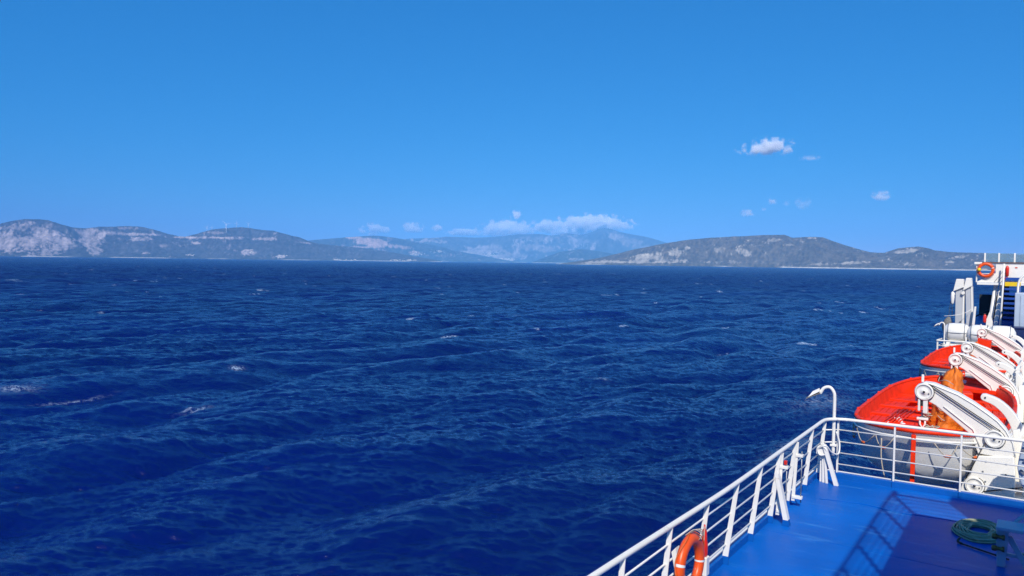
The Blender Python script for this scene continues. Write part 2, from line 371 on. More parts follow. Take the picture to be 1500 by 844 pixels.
def azel(px, py):
    d = ray(px, py); return math.degrees(math.atan2(-d[0], d[1])), math.atan2(d[2], math.hypot(d[0], d[1]))
LAYERS = {}
def land(name, ridge, d_shore, d_ridge, d_back, az0, az1, ncol, nrow, seed, dark, pale, blobs, rockthr=.62, nscale=900, relief=.35, shore_rim=(.5, .46, .4), speck=.35):
    """ridge: skyline as (pixel x, pixel y) of the photograph, turned into azimuth and height at its own distance"""
    ae = sorted(azel(*p) for p in ridge); ra_ = np.array([a for a, e in ae]); re_ = np.array([e for a, e in ae])
    az = np.linspace(az0, az1, ncol); el = np.interp(az, ra_, re_)
    v = np.concatenate([np.linspace(0, 1, nrow), 1+np.linspace(0, 1, nrow//4)[1:]])
    Az, Vv = np.meshgrid(np.radians(az), v, indexing='ij')
    wob = 1+.05*(fbm(Az*14, Az*0+3, seed, 3)-.5)*2
    Rr = np.where(Vv <= 1, d_shore*wob+(d_ridge-d_shore*wob)*Vv, d_ridge+(d_back-d_ridge)*(Vv-1))
    X = -np.sin(Az)*Rr; Y = np.cos(Az)*Rr
    Hc = d_ridge*np.tan(el)[:, None]+CAM[2]-SEA
    shp = np.where(Vv <= 1, np.sin(np.clip(Vv, 0, 1)*math.pi/2)**1.05, np.cos((Vv-1)*math.pi/2))
    rg = fbm(X/nscale, Y/nscale, seed, 6, ridged=True, gain=.55)
    n2 = fbm(X/nscale*2.7, Y/nscale*2.7, seed+50, 4)
    Z = Hc*shp*(1-relief+relief*1.5*rg*np.clip(Vv*2.5, .4, 1)*np.where(Vv > 1, 1, 1))+(n2-.5)*Hc*.10*shp
    # make the skyline land where it should
    ang = (Z-(CAM[2]-SEA))/Rr; mxa = ang.max(1); want = np.tan(el)+.02*0
    jag = (fbm(np.degrees(Az[:, 0])*1.6, np.degrees(Az[:, 0])*0+seed, seed+9, 5)-.5)*.0010
    k = (want+jag*np.clip(want/.02, 0, 1)+(CAM[2]-SEA)/d_ridge)/(mxa+(CAM[2]-SEA)/d_ridge)
    Z = Z*np.clip(k, 0, 3)[:, None]
    Z = Z*np.clip(Vv*12, 0, 1)**.5+SEA-1.5+Vv*0
    edge = sstep(0, .04, (np.degrees(Az)-az0)/(az1-az0))
    # colours (scrub darker in the hollows of the relief, bare rock, pale shore)
    rk = fbm(X/nscale*3.1, Y/nscale*3.1, seed+3, 6, gain=.62); us = np.degrees(Az)*d_ridge*math.pi/180; vs_ = Rr*.30+us*.25
    rk2 = fbm(us/nscale*9, vs_/nscale*9, seed+8, 4, gain=.7); rk3 = fbm(us/nscale*34, vs_/nscale*34, seed+14, 3, gain=.8)
    mask = sstep(rockthr, rockthr+.05, rk*.5+rk2*.3+rk3*.2)*.8
    PX, PY = proj(X, Y, Z)
    for (bx, by, rx, ry, amt, tilt) in blobs:
        dx = (PX-bx); dy = (PY-by)-tilt*dx
        q = (dx/(rx*1.25))**2+(dy/(ry*1.25))**2; fall = np.clip(1.25-q, 0, 1.25)/1.25
        det = rk*.30+rk2*.36+rk3*.34
        mask = np.maximum(mask, min(amt, 1)*sstep(-.03, .11, det-(.78-.50*fall*(.75+.25*amt)))*(fall > 0))
    vb = (.25+1.5*rk3)*(.75+.5*fbm(X/nscale*6, Y/nscale*6, seed+4, 4))*(.75+.4*rg)
    mask = np.maximum(mask, speck*sstep(.60, .68, rk3*.6+rk2*.4)*sstep(.45, .6, rk))
    c3 = np.clip((rk3-.32)/.36, 0, 1); c2_ = np.clip((rk2-.3)/.4, 0, 1)
    mask = np.clip(mask*(.30+.55*c3+.45*c2_), 0, 1)
    col = np.array(dark)*(1-mask[..., None])*vb[..., None]+np.array(pale)*mask[..., None]*(.8+.4*rk2[..., None])
    rim = sstep(9, 3, Z-SEA)*sstep(.38, .52, fbm(X/400, Y/400, seed+30, 3))
    col = col*(1-rim[..., None])+np.array(shore_rim)*rim[..., None]
    o = grid_mesh(name, np.stack([X, Y, Z], -1), LAND, dict(Col=col))
    tag(o, kind='structure')
    LAYERS[name] = (X, Y, Z, PX, PY, Vv)
    return o
DK = (.060, .070, .062)
land('far_high_mountain', [(560, 352), (600, 350), (640, 348), (655, 347), (700, 348), (740, 346), (760, 343), (790, 343), (810, 345), (830, 342), (850, 344), (868, 340), (876, 336), (885, 334.5), (894, 335.5), (904, 338.5), (915, 341), (935, 345), (955, 349), (975, 355), (1000, 361), (1040, 372), (1080, 386)],
     16500, 20000, 22300, 18.0, 47, 620, 60, 31, (.075, .085, .085), (.36, .31, .28),
     [(720, 365, 26, 8, .8, 0), (700, 372, 24, 8, .85, .15), (775, 362, 26, 6, .65, 0), (850, 354, 40, 6, .5, 0), (925, 356, 35, 9, .55, .25), (745, 376, 28, 7, .8, 0), (790, 350, 40, 5, .45, 0), (800, 366, 18, 5, .6, 0)], nscale=2200, relief=.6, rockthr=.57)
land('middle_range', [(380, 372), (420, 357), (445, 353), (462, 351), (490, 349), (515, 347), (545, 345), (570, 347), (590, 350), (610, 355), (640, 360), (665, 367), (700, 373), (730, 379), (760, 384)],
     12800, 15200, 17500, 33.5, 55, 520, 60, 45, (.055, .066, .07), (.46, .33, .28),
     [(545, 355, 34, 6, 1.0, .14), (520, 349, 14, 3.5, .9, .1), (590, 362, 20, 3, .7, .1), (595, 378, 14, 4, .6, 0), (518, 377, 8, 3, .9, 0), (608, 370, 10, 4, .7, 0), (540, 362, 30, 1.2, .8, 0)], nscale=1500, relief=.5, rockthr=.66)
land('middle_hill', [(770, 388), (800, 376), (820, 369), (840, 366), (852, 365), (870, 367), (890, 370), (905, 373), (930, 376), (980, 386), (1000, 391)],
     12000, 13500, 15500, 22, 34.5, 300, 40, 52, (.05, .062, .062), (.42, .36, .32), [(845, 380, 12, 2.5, .6, 0), (905, 380, 20, 2.5, .5, 0)], nscale=1500, relief=.3, rockthr=.66)
land('left_mountains', [(-260, 345), (-180, 330), (-100, 338), (-40, 336), (0, 328), (20, 323), (35, 321), (55, 321), (70, 322), (90, 329), (105, 333), (125, 334), (145, 332), (165, 332), (185, 331), (205, 332), (225, 336), (245, 342), (262, 346), (272, 347), (285, 343), (300, 339), (312, 336), (330, 334), (350, 333), (365, 334), (385, 337), (400, 338), (420, 343), (440, 348), (455, 354), (475, 358), (520, 362), (560, 367), (600, 374), (640, 381), (660, 386)],
     9000, 11000, 12700, 38, 83, 1000, 90, 77, (.062, .060, .064), (.43, .35, .33),
     [(45, 335, 48, 13, .62, 0), (15, 352, 34, 18, .8, 0), (60, 352, 48, 18, .85, -.1), (75, 366, 40, 9, .8, -.15), (135, 350, 20, 16, .85, -.1), (140, 366, 14, 9, .85, 0), (140, 340, 40, 5, .7, .05), (190, 343, 50, 2.2, .9, .03), (210, 350, 18, 4, .7, 0), (185, 334, 22, 3, .5, 0),
      (300, 348, 60, 1.6, .95, .01), (315, 341, 14, 2.5, .5, 0), (345, 349, 16, 3, .5, 0), (390, 350, 20, 2.6, 1, .02), (365, 370, 11, 5, 1.1, .1), (288, 356, 6, 2.2, 1, 0), (215, 371, 7, 2, .9, 0), (278, 374, 6, 2, .8, 0), (412, 376, 6, 3, .95, 0), (345, 367, 5, 1.5, .7, 0), (448, 356, 14, 1.5, .8, .1), (240, 360, 10, 3, .4, 0)],
     nscale=1000, relief=.6, rockthr=.68)
land('right_island', [(790, 387.5), (820, 386), (845, 382.5), (870, 379), (890, 375), (910, 370), (930, 365), (955, 360), (980, 355.5), (1010, 351), (1040, 348), (1070, 346.5), (1100, 345.5), (1120, 344), (1150, 344), (1160, 348), (1185, 347), (1205, 347.5), (1215, 351), (1235, 358), (1255, 364), (1275, 369), (1295, 370.5), (1315, 364), (1345, 361), (1360, 363.5), (1370, 367), (1390, 369), (1420, 370), (1460, 371), (1500, 373), (1560, 374), (1650, 380)],
     6500, 7700, 9300, -3.5, 32.5, 1100, 120, 90, (.105, .084, .056), (.44, .38, .29),
     [(950, 378, 34, 7, .8, -.1), (990, 370, 14, 9, .85, 0), (975, 382, 40, 4, .7, 0), (880, 384, 30, 2.2, .95, -.05), (1005, 364, 8, 5, .7, 0), (940, 384, 70, 2, .9, 0), (1090, 370, 12, 6, .8, .2), (1060, 384, 40, 3, .55, 0), (1135, 352, 12, 3, .6, 0), (1155, 359, 10, 2, .7, 0), (1120, 372, 7, 5, .6, .3), (1055, 366, 10, 6, .4, 0), (1330, 367, 20, 4, 1.0, -.12), (1250, 385, 30, 2.5, .7, -.05), (1335, 387, 12, 4, .7, 0), (1390, 384, 8, 2, .7, 0), (1200, 387, 20, 2, .6, 0), (1190, 349, 8, 1.4, .8, 0)],
     nscale=800, relief=.5, rockthr=.66, speck=.55, shore_rim=(.66, .61, .53))

WALLW = mat('whitewashed_wall', (.62, .58, .52), .8)
def town(name, layer, spots, n, size, seed):
    rg = random.Random(seed); X, Y, Z, PX, PY, Vv = LAYERS[layer]; mb = MB()
    for (bx, by, rx, ry, k) in spots:
        sel = np.argwhere((((PX-bx)/rx)**2+((PY-by)/ry)**2 < 1) & (Vv < .9) & (Z > SEA+1))
        if not len(sel): continue
        for _ in range(k):
            i, j = sel[rg.randrange(len(sel))]
            s = size*rg.uniform(.6, 1.3); h = size*rg.uniform(.35, .7)
            x = X[i, j]+rg.uniform(-20, 20); y = Y[i, j]+rg.uniform(-20, 20)
            mb.box((x, y, Z[i, j]+h/2-2), (s, s*rg.uniform(.6, 1.2), h+4), Matrix.Rotation(rg.uniform(0, 3), 3, 'Z'))
    if not mb.v: print('EMPTY', name); return
    o = mb.build(name, WALLW, recalc=False)
    tag(o, 'white seaside town spread along the far shore below the hills', 'town', kind='stuff')
town('seaside_town', 'far_high_mountain', [(680, 374, 16, 4, 90), (700, 379, 20, 3.5, 90), (738, 381, 16, 2.5, 150), (665, 382, 18, 1.5, 70), (720, 372, 14, 4, 40)], 0, 20, 4)
o_ = town('shore_villages', 'middle_range', [(610, 372, 10, 3, 40), (600, 381, 12, 2, 50), (566, 378, 8, 3, 30), (640, 369, 10, 2, 25), (555, 381, 14, 1.5, 30)], 0, 15, 5)
if bpy.data.objects.get('shore_villages'): bpy.data.objects['shore_villages']['label'] = 'scattered white houses of villages above the shore of the middle range'
town('headland_houses', 'left_mountains', [(412, 376, 8, 3, 18), (365, 369, 6, 4, 8), (280, 374, 5, 2, 8), (590, 381.5, 20, 1.2, 40), (505, 381, 20, 1.2, 20)], 0, 13, 6)
if bpy.data.objects.get('headland_houses'): bpy.data.objects['headland_houses']['label'] = 'few white buildings near the water on the left headland'

# wind turbines
TW = mat('turbine_white', (.8, .81, .82), .4)
def turbine(loc, h, rot, a0):
    t = empty('wind_turbine', loc, rot)
    MB().lathe([(h*.030, -h*.08), (h*.02, h)], n=8).build('tower', TW, t)
    MB().box((0, -h*.02, h*1.01), (h*.05, h*.14, h*.05)).build('nacelle', TW, t)
    for k in range(3):
        a = a0+k*2*math.pi/3; d = Vector((math.sin(a), 0, math.cos(a))); c = Vector((0, -h*.1, h*1.01)); s_ = Vector((d.z, 0, -d.x))
        mb = MB(); p = [c+s_*h*.02, c-s_*h*.02, c+d*h*.62-s_*h*.006, c+d*h*.62+s_*h*.006]
        mb.add([q+Vector((0, -h*.006, 0)) for q in p]+[q+Vector((0, h*.006, 0)) for q in p], [(0, 1, 2, 3), (7, 6, 5, 4), (0, 4, 5, 1), (1, 5, 6, 2), (2, 6, 7, 3), (3, 7, 4, 0)])
        mb.build('blade', TW, t)
    return t
def at_ground(layer, px, py=None):
    X, Y, Z, PX, PY, Vv = LAYERS[layer]
    i = int(np.argmin(abs(PX[:, 40]-px)))
    j = int(np.argmin(PY[i, :])) if py is None else int(np.argmin(abs(PY[i]-py)+(Vv[i] > 1)*50))
    return float(X[i, j]), float(Y[i, j]), float(Z[i, j])
for (px, py, h, lab) in ((303, 340, 62, 'small faint wind turbine at the left end of the row on the headland ridge'),
                         (310.5, 339, 50, 'smallest faint wind turbine, just right of the leftmost one'),
                         (331.5, 342, 105, 'tallest white wind turbine, standing in front of the headland ridge'),
                         (346.5, 334, 66, 'white wind turbine on the rounded top of the headland'),
                         (363.5, 334.5, 62, 'rightmost wind turbine on the headland hilltop')):
    t = turbine(at_ground('left_mountains', px, py), h, R(50), random.uniform(0, 2)); tag(t, lab, 'wind turbine', 'wind turbines on the headland ridge')
rgx = random.Random(9)
far_t = None
for k, px in enumerate([752, 757, 763, 768, 772, 778, 784, 790, 797, 808, 848, 851, 855, 861, 872]):
    py = 357+rgx.uniform(-1.5, 1.5) if px < 820 else (363 if px < 870 else 362)
    l_ = at_ground('far_high_mountain', px, py)
    if far_t is None: far_t = turbine(l_, 75, R(30), .4); t = far_t
    else:
        t = copy_tree(far_t); t.location = l_
    if px < 820: tag(t, 'tiny faint wind turbine in the long row left of the far peak', 'wind turbine', 'long far row of wind turbines')
    else: tag(t, 'tiny faint wind turbine in the short row under the far peak', 'wind turbine', 'short far row of wind turbines')

# ------------------------------------------------------------------ clouds
def cloud_mat(name, dens, seed, s, size):
    mt = bpy.data.materials.new(name); mt.use_nodes = True; n = mt.node_tree.nodes; l = mt.node_tree.links; n.remove(n['Principled BSDF'])
    v = n.new('ShaderNodeVolumePrincipled'); v.inputs['Color'].default_value = (1, 1, 1, 1); v.inputs['Anisotropy'].default_value = -.3
    g = n.new('ShaderNodeTexCoord'); P = g.outputs['Object']
    mp = n.new('ShaderNodeMapping'); mp.inputs['Location'].default_value = (seed*3.7, seed*1.3, seed); mp.inputs['Scale'].default_value = (s, s, s*1.0); l.new(P, mp.inputs[0])
    t = n.new('ShaderNodeTexNoise'); t.inputs['Scale'].default_value = 1; t.inputs['Detail'].default_value = 5; t.inputs['Roughness'].default_value = .58; l.new(mp.outputs[0], t.inputs[0])
    # distance from the ellipsoid core in object space (object spans -1..1 after scaling by size)
    dv = n.new('ShaderNodeVectorMath'); dv.operation = 'DIVIDE'; l.new(P, dv.inputs[0]); dv.inputs[1].default_value = size
    ln = n.new('ShaderNodeVectorMath'); ln.operation = 'LENGTH'; l.new(dv.outputs[0], ln.inputs[0])
    sub = n.new('ShaderNodeMath'); sub.operation = 'MULTIPLY_ADD'; l.new(t.outputs[0], sub.inputs[0]); sub.inputs[1].default_value = 2.6; sub.inputs[2].default_value = -.72
    df = n.new('ShaderNodeMath'); df.operation = 'SUBTRACT'; l.new(sub.outputs[0], df.inputs[0]); l.new(ln.outputs['Value'], df.inputs[1])
    # flat base
    sx = n.new('ShaderNodeSeparateXYZ'); l.new(dv.outputs[0], sx.inputs[0])
    fb = n.new('ShaderNodeMapRange'); fb.inputs[1].default_value = -.62; fb.inputs[2].default_value = -.2; l.new(sx.outputs[2], fb.inputs[0])
    mr = n.new('ShaderNodeMapRange'); mr.inputs[1].default_value = -.12; mr.inputs[2].default_value = .35; mr.inputs[3].default_value = 0; mr.inputs[4].default_value = dens; l.new(df.outputs[0], mr.inputs[0])
    mu = n.new('ShaderNodeMath'); mu.operation = 'MULTIPLY'; l.new(mr.outputs[0], mu.inputs[0]); l.new(fb.outputs[0], mu.inputs[1])
    l.new(mu.outputs[0], v.inputs['Density']); l.new(v.outputs[0], n['Material Output'].inputs['Volume'])
    mt.cycles.volume_step_rate = .6
    return mt
def cloud(px, py, wpx, hpx, dist, opac, label, seed):
    d = ray(px, py); d = d/np.linalg.norm(d); c = CAM+d*dist
    k = dist/F*.85; hpx = hpx*(1.25 if dist > 30000 else 1); wpx = wpx*(1.08 if dist > 30000 else 1); sx, sy, sz = wpx/2*k*1.45, wpx/2*k*.95, hpx/2*k*1.6
    bpy_m = MB(); n = 20; prof = [(max(.001, math.sin(math.pi*i/10)), -math.cos(math.pi*i/10)) for i in range(11)]
    bpy_m.lathe([(r_*1.25, h_*1.25) for r_, h_ in prof], n=n)
    bpy_m.v = [(x*sx, y*sy, z*sz) for x, y, z in bpy_m.v]
    o = bpy_m.build('cloud', cloud_mat('cloud_volume', opac*(4 if dist > 30000 else 1)/(sz*1.1), seed, 1.5/sz, (sx, sy, sz)))
    o.location = c; o.rotation_euler.z = math.atan2(-d[0], d[1])
    tag(o, label, 'cloud', 'small fair weather clouds')
    return o
CL = [(1125, 218, 62, 24, 16000, 5, 'brightest white puffy cloud, alone and highest in the open sky', 1),
      (1187, 232, 28, 8, 16000, .35, 'thin faint wisp of cloud beside the highest white cloud', 2),
      (1291, 288, 22, 15, 22000, 3, 'small round white cloud alone above the low saddle of the island', 3),
      (1095, 313, 17, 12, 25000, 2.5, 'small white puff just above the island summit, lowest of its cluster', 4),
      (1132, 296, 13, 10, 25000, 1.6, 'tiny white puff high above the island summit', 5),
      (1118, 307, 8, 6, 25000, 1.0, 'tiniest cloud speck between two small puffs above the island', 16),
      (1152, 299, 10, 9, 25000, .7, 'tiny faint puff between a white puff and a grey wisp', 17),
      (1176, 300, 22, 19, 25000, .8, 'grey wispy tattered cloud slanting above the island', 6),
      (742, 338, 70, 19, 33000, 4, 'broad white cumulus bank left of the high peak', 7),
      (757, 316, 17, 11, 33000, 1.6, 'small puff floating above the broad cumulus bank', 8),
      (868, 330, 92, 19, 33000, 4, 'long white cloud cap over the high peak', 9),
      (836, 342, 52, 12, 33000, 3, 'white cloud lying on the ridge under the long cap cloud', 10),
      (800, 334, 44, 17, 33000, 1.6, 'faint ragged cloud left of the long cap cloud', 11),
      (548, 338, 24, 14, 33000, 2.6, 'slanted bright puff above the bare brown slope', 12),
      (530, 338, 10, 9, 33000, 1.8, 'small puff left of the slanted bright cloud', 13),
      (566, 338, 12, 9, 33000, 1.2, 'faint puff right of the slanted bright cloud', 18),
      (605, 335, 30, 13, 33000, 1.6, 'soft ragged cloud above the end of the middle range', 14),
      (641, 335, 15, 9, 33000, 2.2, 'small white round cloud over the gap before the far mountain', 15),
      (680, 341, 44, 9, 33000, 1.3, 'low flat pale cloud touching the far mountain top', 19)]
for c_ in CL: cloud(*c_)

#HAZE
def haze():
    mb = MB(); mb.box((0, 0, (SEA-1.5+1080)/2), (45600, 45600, 1080-SEA+1.5))
    hm = bpy.data.materials.new('haze_air'); hm.use_nodes = True; n = hm.node_tree.nodes; l = hm.node_tree.links; n.remove(n['Principled BSDF'])
    v = n.new('ShaderNodeVolumePrincipled'); v.inputs['Color'].default_value = (.17, .52, 1.0, 1); v.inputs['Density'].default_value = 6.0e-5; v.inputs['Anisotropy'].default_value = -.5
    l.new(v.outputs[0], n['Material Output'].inputs['Volume'])
    o = mb.build('haze', hm); tag(o, 'thin blue sea haze over the strait', 'haze', kind='stuff')
haze()

# ================================================================== the ship
KERB = 0.0; DZ = -0.12                        # kerb top and deck level
def struct(mb, name, m_, bevel=0):
    return tag(mb.build(name, m_, bevel=bevel), kind='structure')
# hull and decks
mb = MB(); mb.prism([(-3.82, -18.5), (-3.82, -2.9), (12, -2.9), (12, -18.5)], -70, 110); struct(mb, 'ship_hull', WHITE2)
mb = MB(); mb.box((4.1, -17, -1.2), (15.84, 67.22, 2.1)); struct(mb, 'deck_side', WHITE2)
mb = MB(); mb.box((4.1, -17.02, DZ-.06), (15.82, 67.2, .12)); struct(mb, 'deck_floor', DECK)
mb = MB(); mb.box((-3.74, -16.97, -.07), (.12, 67.36, .14)); mb.box((4.2, 16.62, -.07), (15.76, .12, .14))
struct(mb, 'deck_kerb', BLUEB, bevel=.012)
mb = MB(); mb.box((-3.775, -16.97, .008), (.05, 67.43, .012)); mb.box((4.2, 16.66, .008), (15.9, .04, .012)); struct(mb, 'kerb_edge_strip', WHITE)
mb = MB(); mb.box((4.0, 29, -2.85), (15.6, 24.6, .1)); struct(mb, 'lower_deck', LOWDECK)
mb = MB(); mb.box((5.4, 29, -1.6), (12.7, 24.6, 2.3)); struct(mb, 'boat_deck_side', WHITE2)
mb = MB(); mb.box((4.0, 75, -.3), (15.9, 68.6, .24)); struct(mb, 'forward_deck', DECK)
mb = MB(); mb.box((4.0, 75, -1.6), (15.8, 68.0, 2.3)); struct(mb, 'forward_deck_side', WHITE2)
mb = MB(); mb.box((4.0, 76.9, 1.04), (15.2, 64.2, .12)); struct(mb, 'raised_forward_deck', DECK)
mb = MB(); mb.box((4.0, 76.95, .4), (15.1, 64.1, 1.16)); struct(mb, 'raised_deck_side', WHITE2)
# weld seams on the deck
mb = MB()
mb.tube(bez([(-3.3, 14.9, DZ+.004), (-2.6, 15.05, DZ+.004), (-1.9, 14.9, DZ+.004), (-1.2, 15.0, DZ+.004), (3, 15, DZ+.004)]), .006, 5)
for y_ in (12.6, 9.4): mb.tube(bez([(-3.66, y_, DZ), (-2.2, y_+.02, DZ), (-.5, y_-.02, DZ), (3, y_, DZ)], 3), .0035, 5)
struct(mb, 'deck_weld_seam', DECK)

# ---- port railing
def hx(y):                                     # the handrail is not perfectly straight
    return float(np.interp(y, [2, 6.5, 10.5, 15.8, 16.4], [-3.60, -3.58, -3.50, -3.545, -3.545]))
PY_ = [16.33, 15.26, 14.03, 13.0, 11.95, 10.8, 9.65, 8.5, 7.3, 6.15, 5.0, 3.85, 2.7]
pr = empty('port_railing', (-3.66, 9, 0)); tag(pr, 'long white pipe railing along the port deck edge with flat bar posts', 'railing')
def P(o):                                      # keep world coordinates while parenting
    return o
def part(mb, name, m_, root, bevel=0):
    off = root.location
    mb.v = [(p[0]-off.x, p[1]-off.y, p[2]-off.z) for p in mb.v]
    return mb.build(name, m_, root, bevel=bevel)
part(MB().tube(bez([(hx(y), y, 1.10) for y in (1.5, 4, 6.5, 8.5, 10.5, 13, 15.4)]+[(-3.545, 16.1, 1.10), (-3.50, 16.34, 1.10), (-3.36, 16.50, 1.10)]), .034, 12), 'handrail', WHITE, pr)
for z in (.87, .63, .40, .17):
    part(MB().tube([(-3.675+.14*z/1.1, 1.5, z), (-3.675+.12*z/1.1, 16.33, z)], .0135, 8), 'rail_bar', WHITE, pr)
for i, y in enumerate(PY_):
    x0, x1 = -3.655, hx(y)
    part(MB().prism([(x0-.042, -.0), (x0+.042, -.0), (x1+.03, 1.085), (x1-.03, 1.085)], y-.008, y+.008), 'post', WHITE, pr, bevel=.002)
    part(MB().prism([(x0-.05, DZ), (x0+.05, DZ), (x0+.044, .0), (x0-.04, .0)], y-.014, y+.014), 'post_foot', BLUEB, pr, bevel=.003)
for y in (13.0, 8.7):
    part(MB().prism([(-3.36, DZ+.1), (-3.44, DZ+.1), (-3.60, .72), (-3.55, .78)], y-.02, y+.10), 'brace', WHITE, pr, bevel=.002)
    part(MB().prism([(-3.34, DZ), (-3.46, DZ), (-3.44, DZ+.1), (-3.36, DZ+.1)], y-.02, y+.10), 'post_foot', BLUEB, pr, bevel=.002)
# hinged gate pins between the doubled posts
for y in (14.03, 13.06):
    part(MB().prism([(-3.60, 0), (-3.54, 0), (-3.49, 1.06), (-3.53, 1.06)], y+.05, y+.075), 'gate_stile', WHITE, pr, bevel=.002)
    for z in (.82, .07):
        part(MB().box((-3.50, y+.08, z), (.17, .09, .05)), 'hinge_bracket', WHITE, pr, bevel=.006)
    part(MB().tube([(-3.44, y+.08, -.02), (-3.44, y+.08, .9)], .010, 7), 'hinge_pin', STEEL, pr)
part(MB().box((-3.46, 13.14, .90), (.05, .05, .07)), 'pin_handle', REDP, pr, bevel=.01)

# ---- forward (athwartships) railing
fr = empty('forward_railing', (-1, 16.6, 0)); tag(fr, 'white four bar railing across the front edge of the blue deck', 'railing')
part(MB().tube(bez([(-3.36, 16.50, 1.10), (-3.2, 16.555, 1.10), (-3.0, 16.57, 1.10), (-1, 16.57, 1.10), (2, 16.57, 1.10), (6, 16.57, 1.10)]), .031, 12), 'handrail', WHITE, fr)
for z in (.87, .63, .40, .17):
    part(MB().tube([(-3.37, 16.6, z), (6, 16.6, z)], .0135, 8), 'rail_bar', WHITE, fr)
for x in (-3.35, -2.31, -1.18, -.05, 1.1, 2.2, 3.3, 4.4):
    part(MB().box((x, 16.6, .545), (.03, .07, 1.09)), 'post', WHITE, fr, bevel=.003)
    part(MB().box((x, 16.58, -.06), (.036, .09, .12)), 'post_foot', BLUEB, fr, bevel=.003)
for z in (.62, .87):
    part(MB().tube([(-3.57, 16.4, z), (-3.37, 16.58, z)], .014, 7), 'corner_bar', WHITE, fr)
# corner fittings: stowed stays and a short hose
cs = empty('stowed_stays', (-3.52, 16.1, DZ)); tag(cs, 'bundle of white flat stays bolted at the corner of the two railings', 'stays')
for (dx, dy, tx, ty) in ((-.06, .02, -.03, 0), (0, -.02, .0, .0), (.07, -.05, .03, 0)):
    part(MB().prism([(-3.50+dx-.02, DZ), (-3.50+dx+.025, DZ), (-3.52+tx+.02, .66), (-3.52+tx-.025, .66)], 16.1+dy, 16.13+dy), 'stay', WHITE, cs, bevel=.002)
part(MB().prism([(-3.20, DZ), (-3.28, DZ), (-3.50, .60), (-3.45, .66)], 15.98, 16.05), 'stay', WHITE, cs, bevel=.002)
part(MB().box((-3.54, 16.1, .52), (.20, .16, .16)), 'clamp_block', WHITE, cs, bevel=.02)
hc = bez([(-3.62, 16.05, .55), (-3.5, 15.98, .62), (-3.42, 16.0, .5), (-3.55, 16.0, .44), (-3.6, 16.02, .55), (-3.45, 15.98, .64), (-3.38, 16.2, .48), (-3.3, 16.42, .42), (-3.3, 16.5, .62), (-3.36, 16.48, .85)])
hh = MB().tube(hc, .016, 8).build('cable_loop', WHITE); tag(hh, 'white cable looped round the corner post below the deck lamp', 'cable')

# ---- deck lamps on swan-neck poles
def lamp(loc, rz, label, s=1.0):
    t = empty('deck_lamp', loc, rz)
    pts = bez([(0, 0, .35), (0, 0, 1.0), (0, 0, 1.5), (-.02, 0, 1.64), (-.10, 0, 1.73), (-.21, 0, 1.70), (-.28, 0, 1.58)], 6)
    MB().tube([p*s for p in pts], .033*s, 10).build('pole', WHITE, t)
    MB().tube([p*s for p in bez([(-.02, .06, 1.66), (-.13, .06, 1.73), (-.23, .06, 1.68), (-.32, .05, 1.55)], 6)], .017*s, 8).build('pipe_guard', WHITE, t)
    MB().box((.0, 0, .56*s), (.12*s, .10*s, .04*s)).build('clamp', WHITE, t, bevel=.004)
    hd = MB().add([(-.50*s, -.1*s, 1.50*s), (-.28*s, -.1*s, 1.64*s), (-.28*s, .1*s, 1.64*s), (-.50*s, .1*s, 1.50*s), (-.42*s, -.06*s, 1.62*s), (-.30*s, -.06*s, 1.69*s), (-.30*s, .06*s, 1.69*s), (-.42*s, .06*s, 1.62*s)],
                  [(0, 3, 2, 1), (4, 5, 6, 7), (0, 1, 5, 4), (1, 2, 6, 5), (2, 3, 7, 6), (3, 0, 4, 7)]).build('lamp_head', WHITE, t, bevel=.006)
    MB().add([(-.53*s, -.13*s, 1.47*s), (-.27*s, -.13*s, 1.60*s), (-.27*s, .13*s, 1.60*s), (-.53*s, .13*s, 1.47*s), (-.53*s, -.13*s, 1.485*s), (-.27*s, -.13*s, 1.615*s), (-.27*s, .13*s, 1.615*s), (-.53*s, .13*s, 1.485*s)],
             [(0, 3, 2, 1), (4, 5, 6, 7), (0, 1, 5, 4), (1, 2, 6, 5), (2, 3, 7, 6), (3, 0, 4, 7)]).build('lamp_rim', GREYC, hd)
    MB().tube([(-.36*s, .11*s, 1.58*s), (-.40*s, .16*s, 1.44*s)], .006, 5).build('lamp_lever', STEEL, hd)
    return tag(t, label, 'lamp', 'swan-neck deck lamps')
lamp((-3.42, 16.52, 0), R(6), 'swan-neck floodlight on the corner post of the blue deck railing')
lamp((-3.75, 40.9, .15), R(-6), 'small far swan-neck floodlight beside the white liferaft drums', .85)

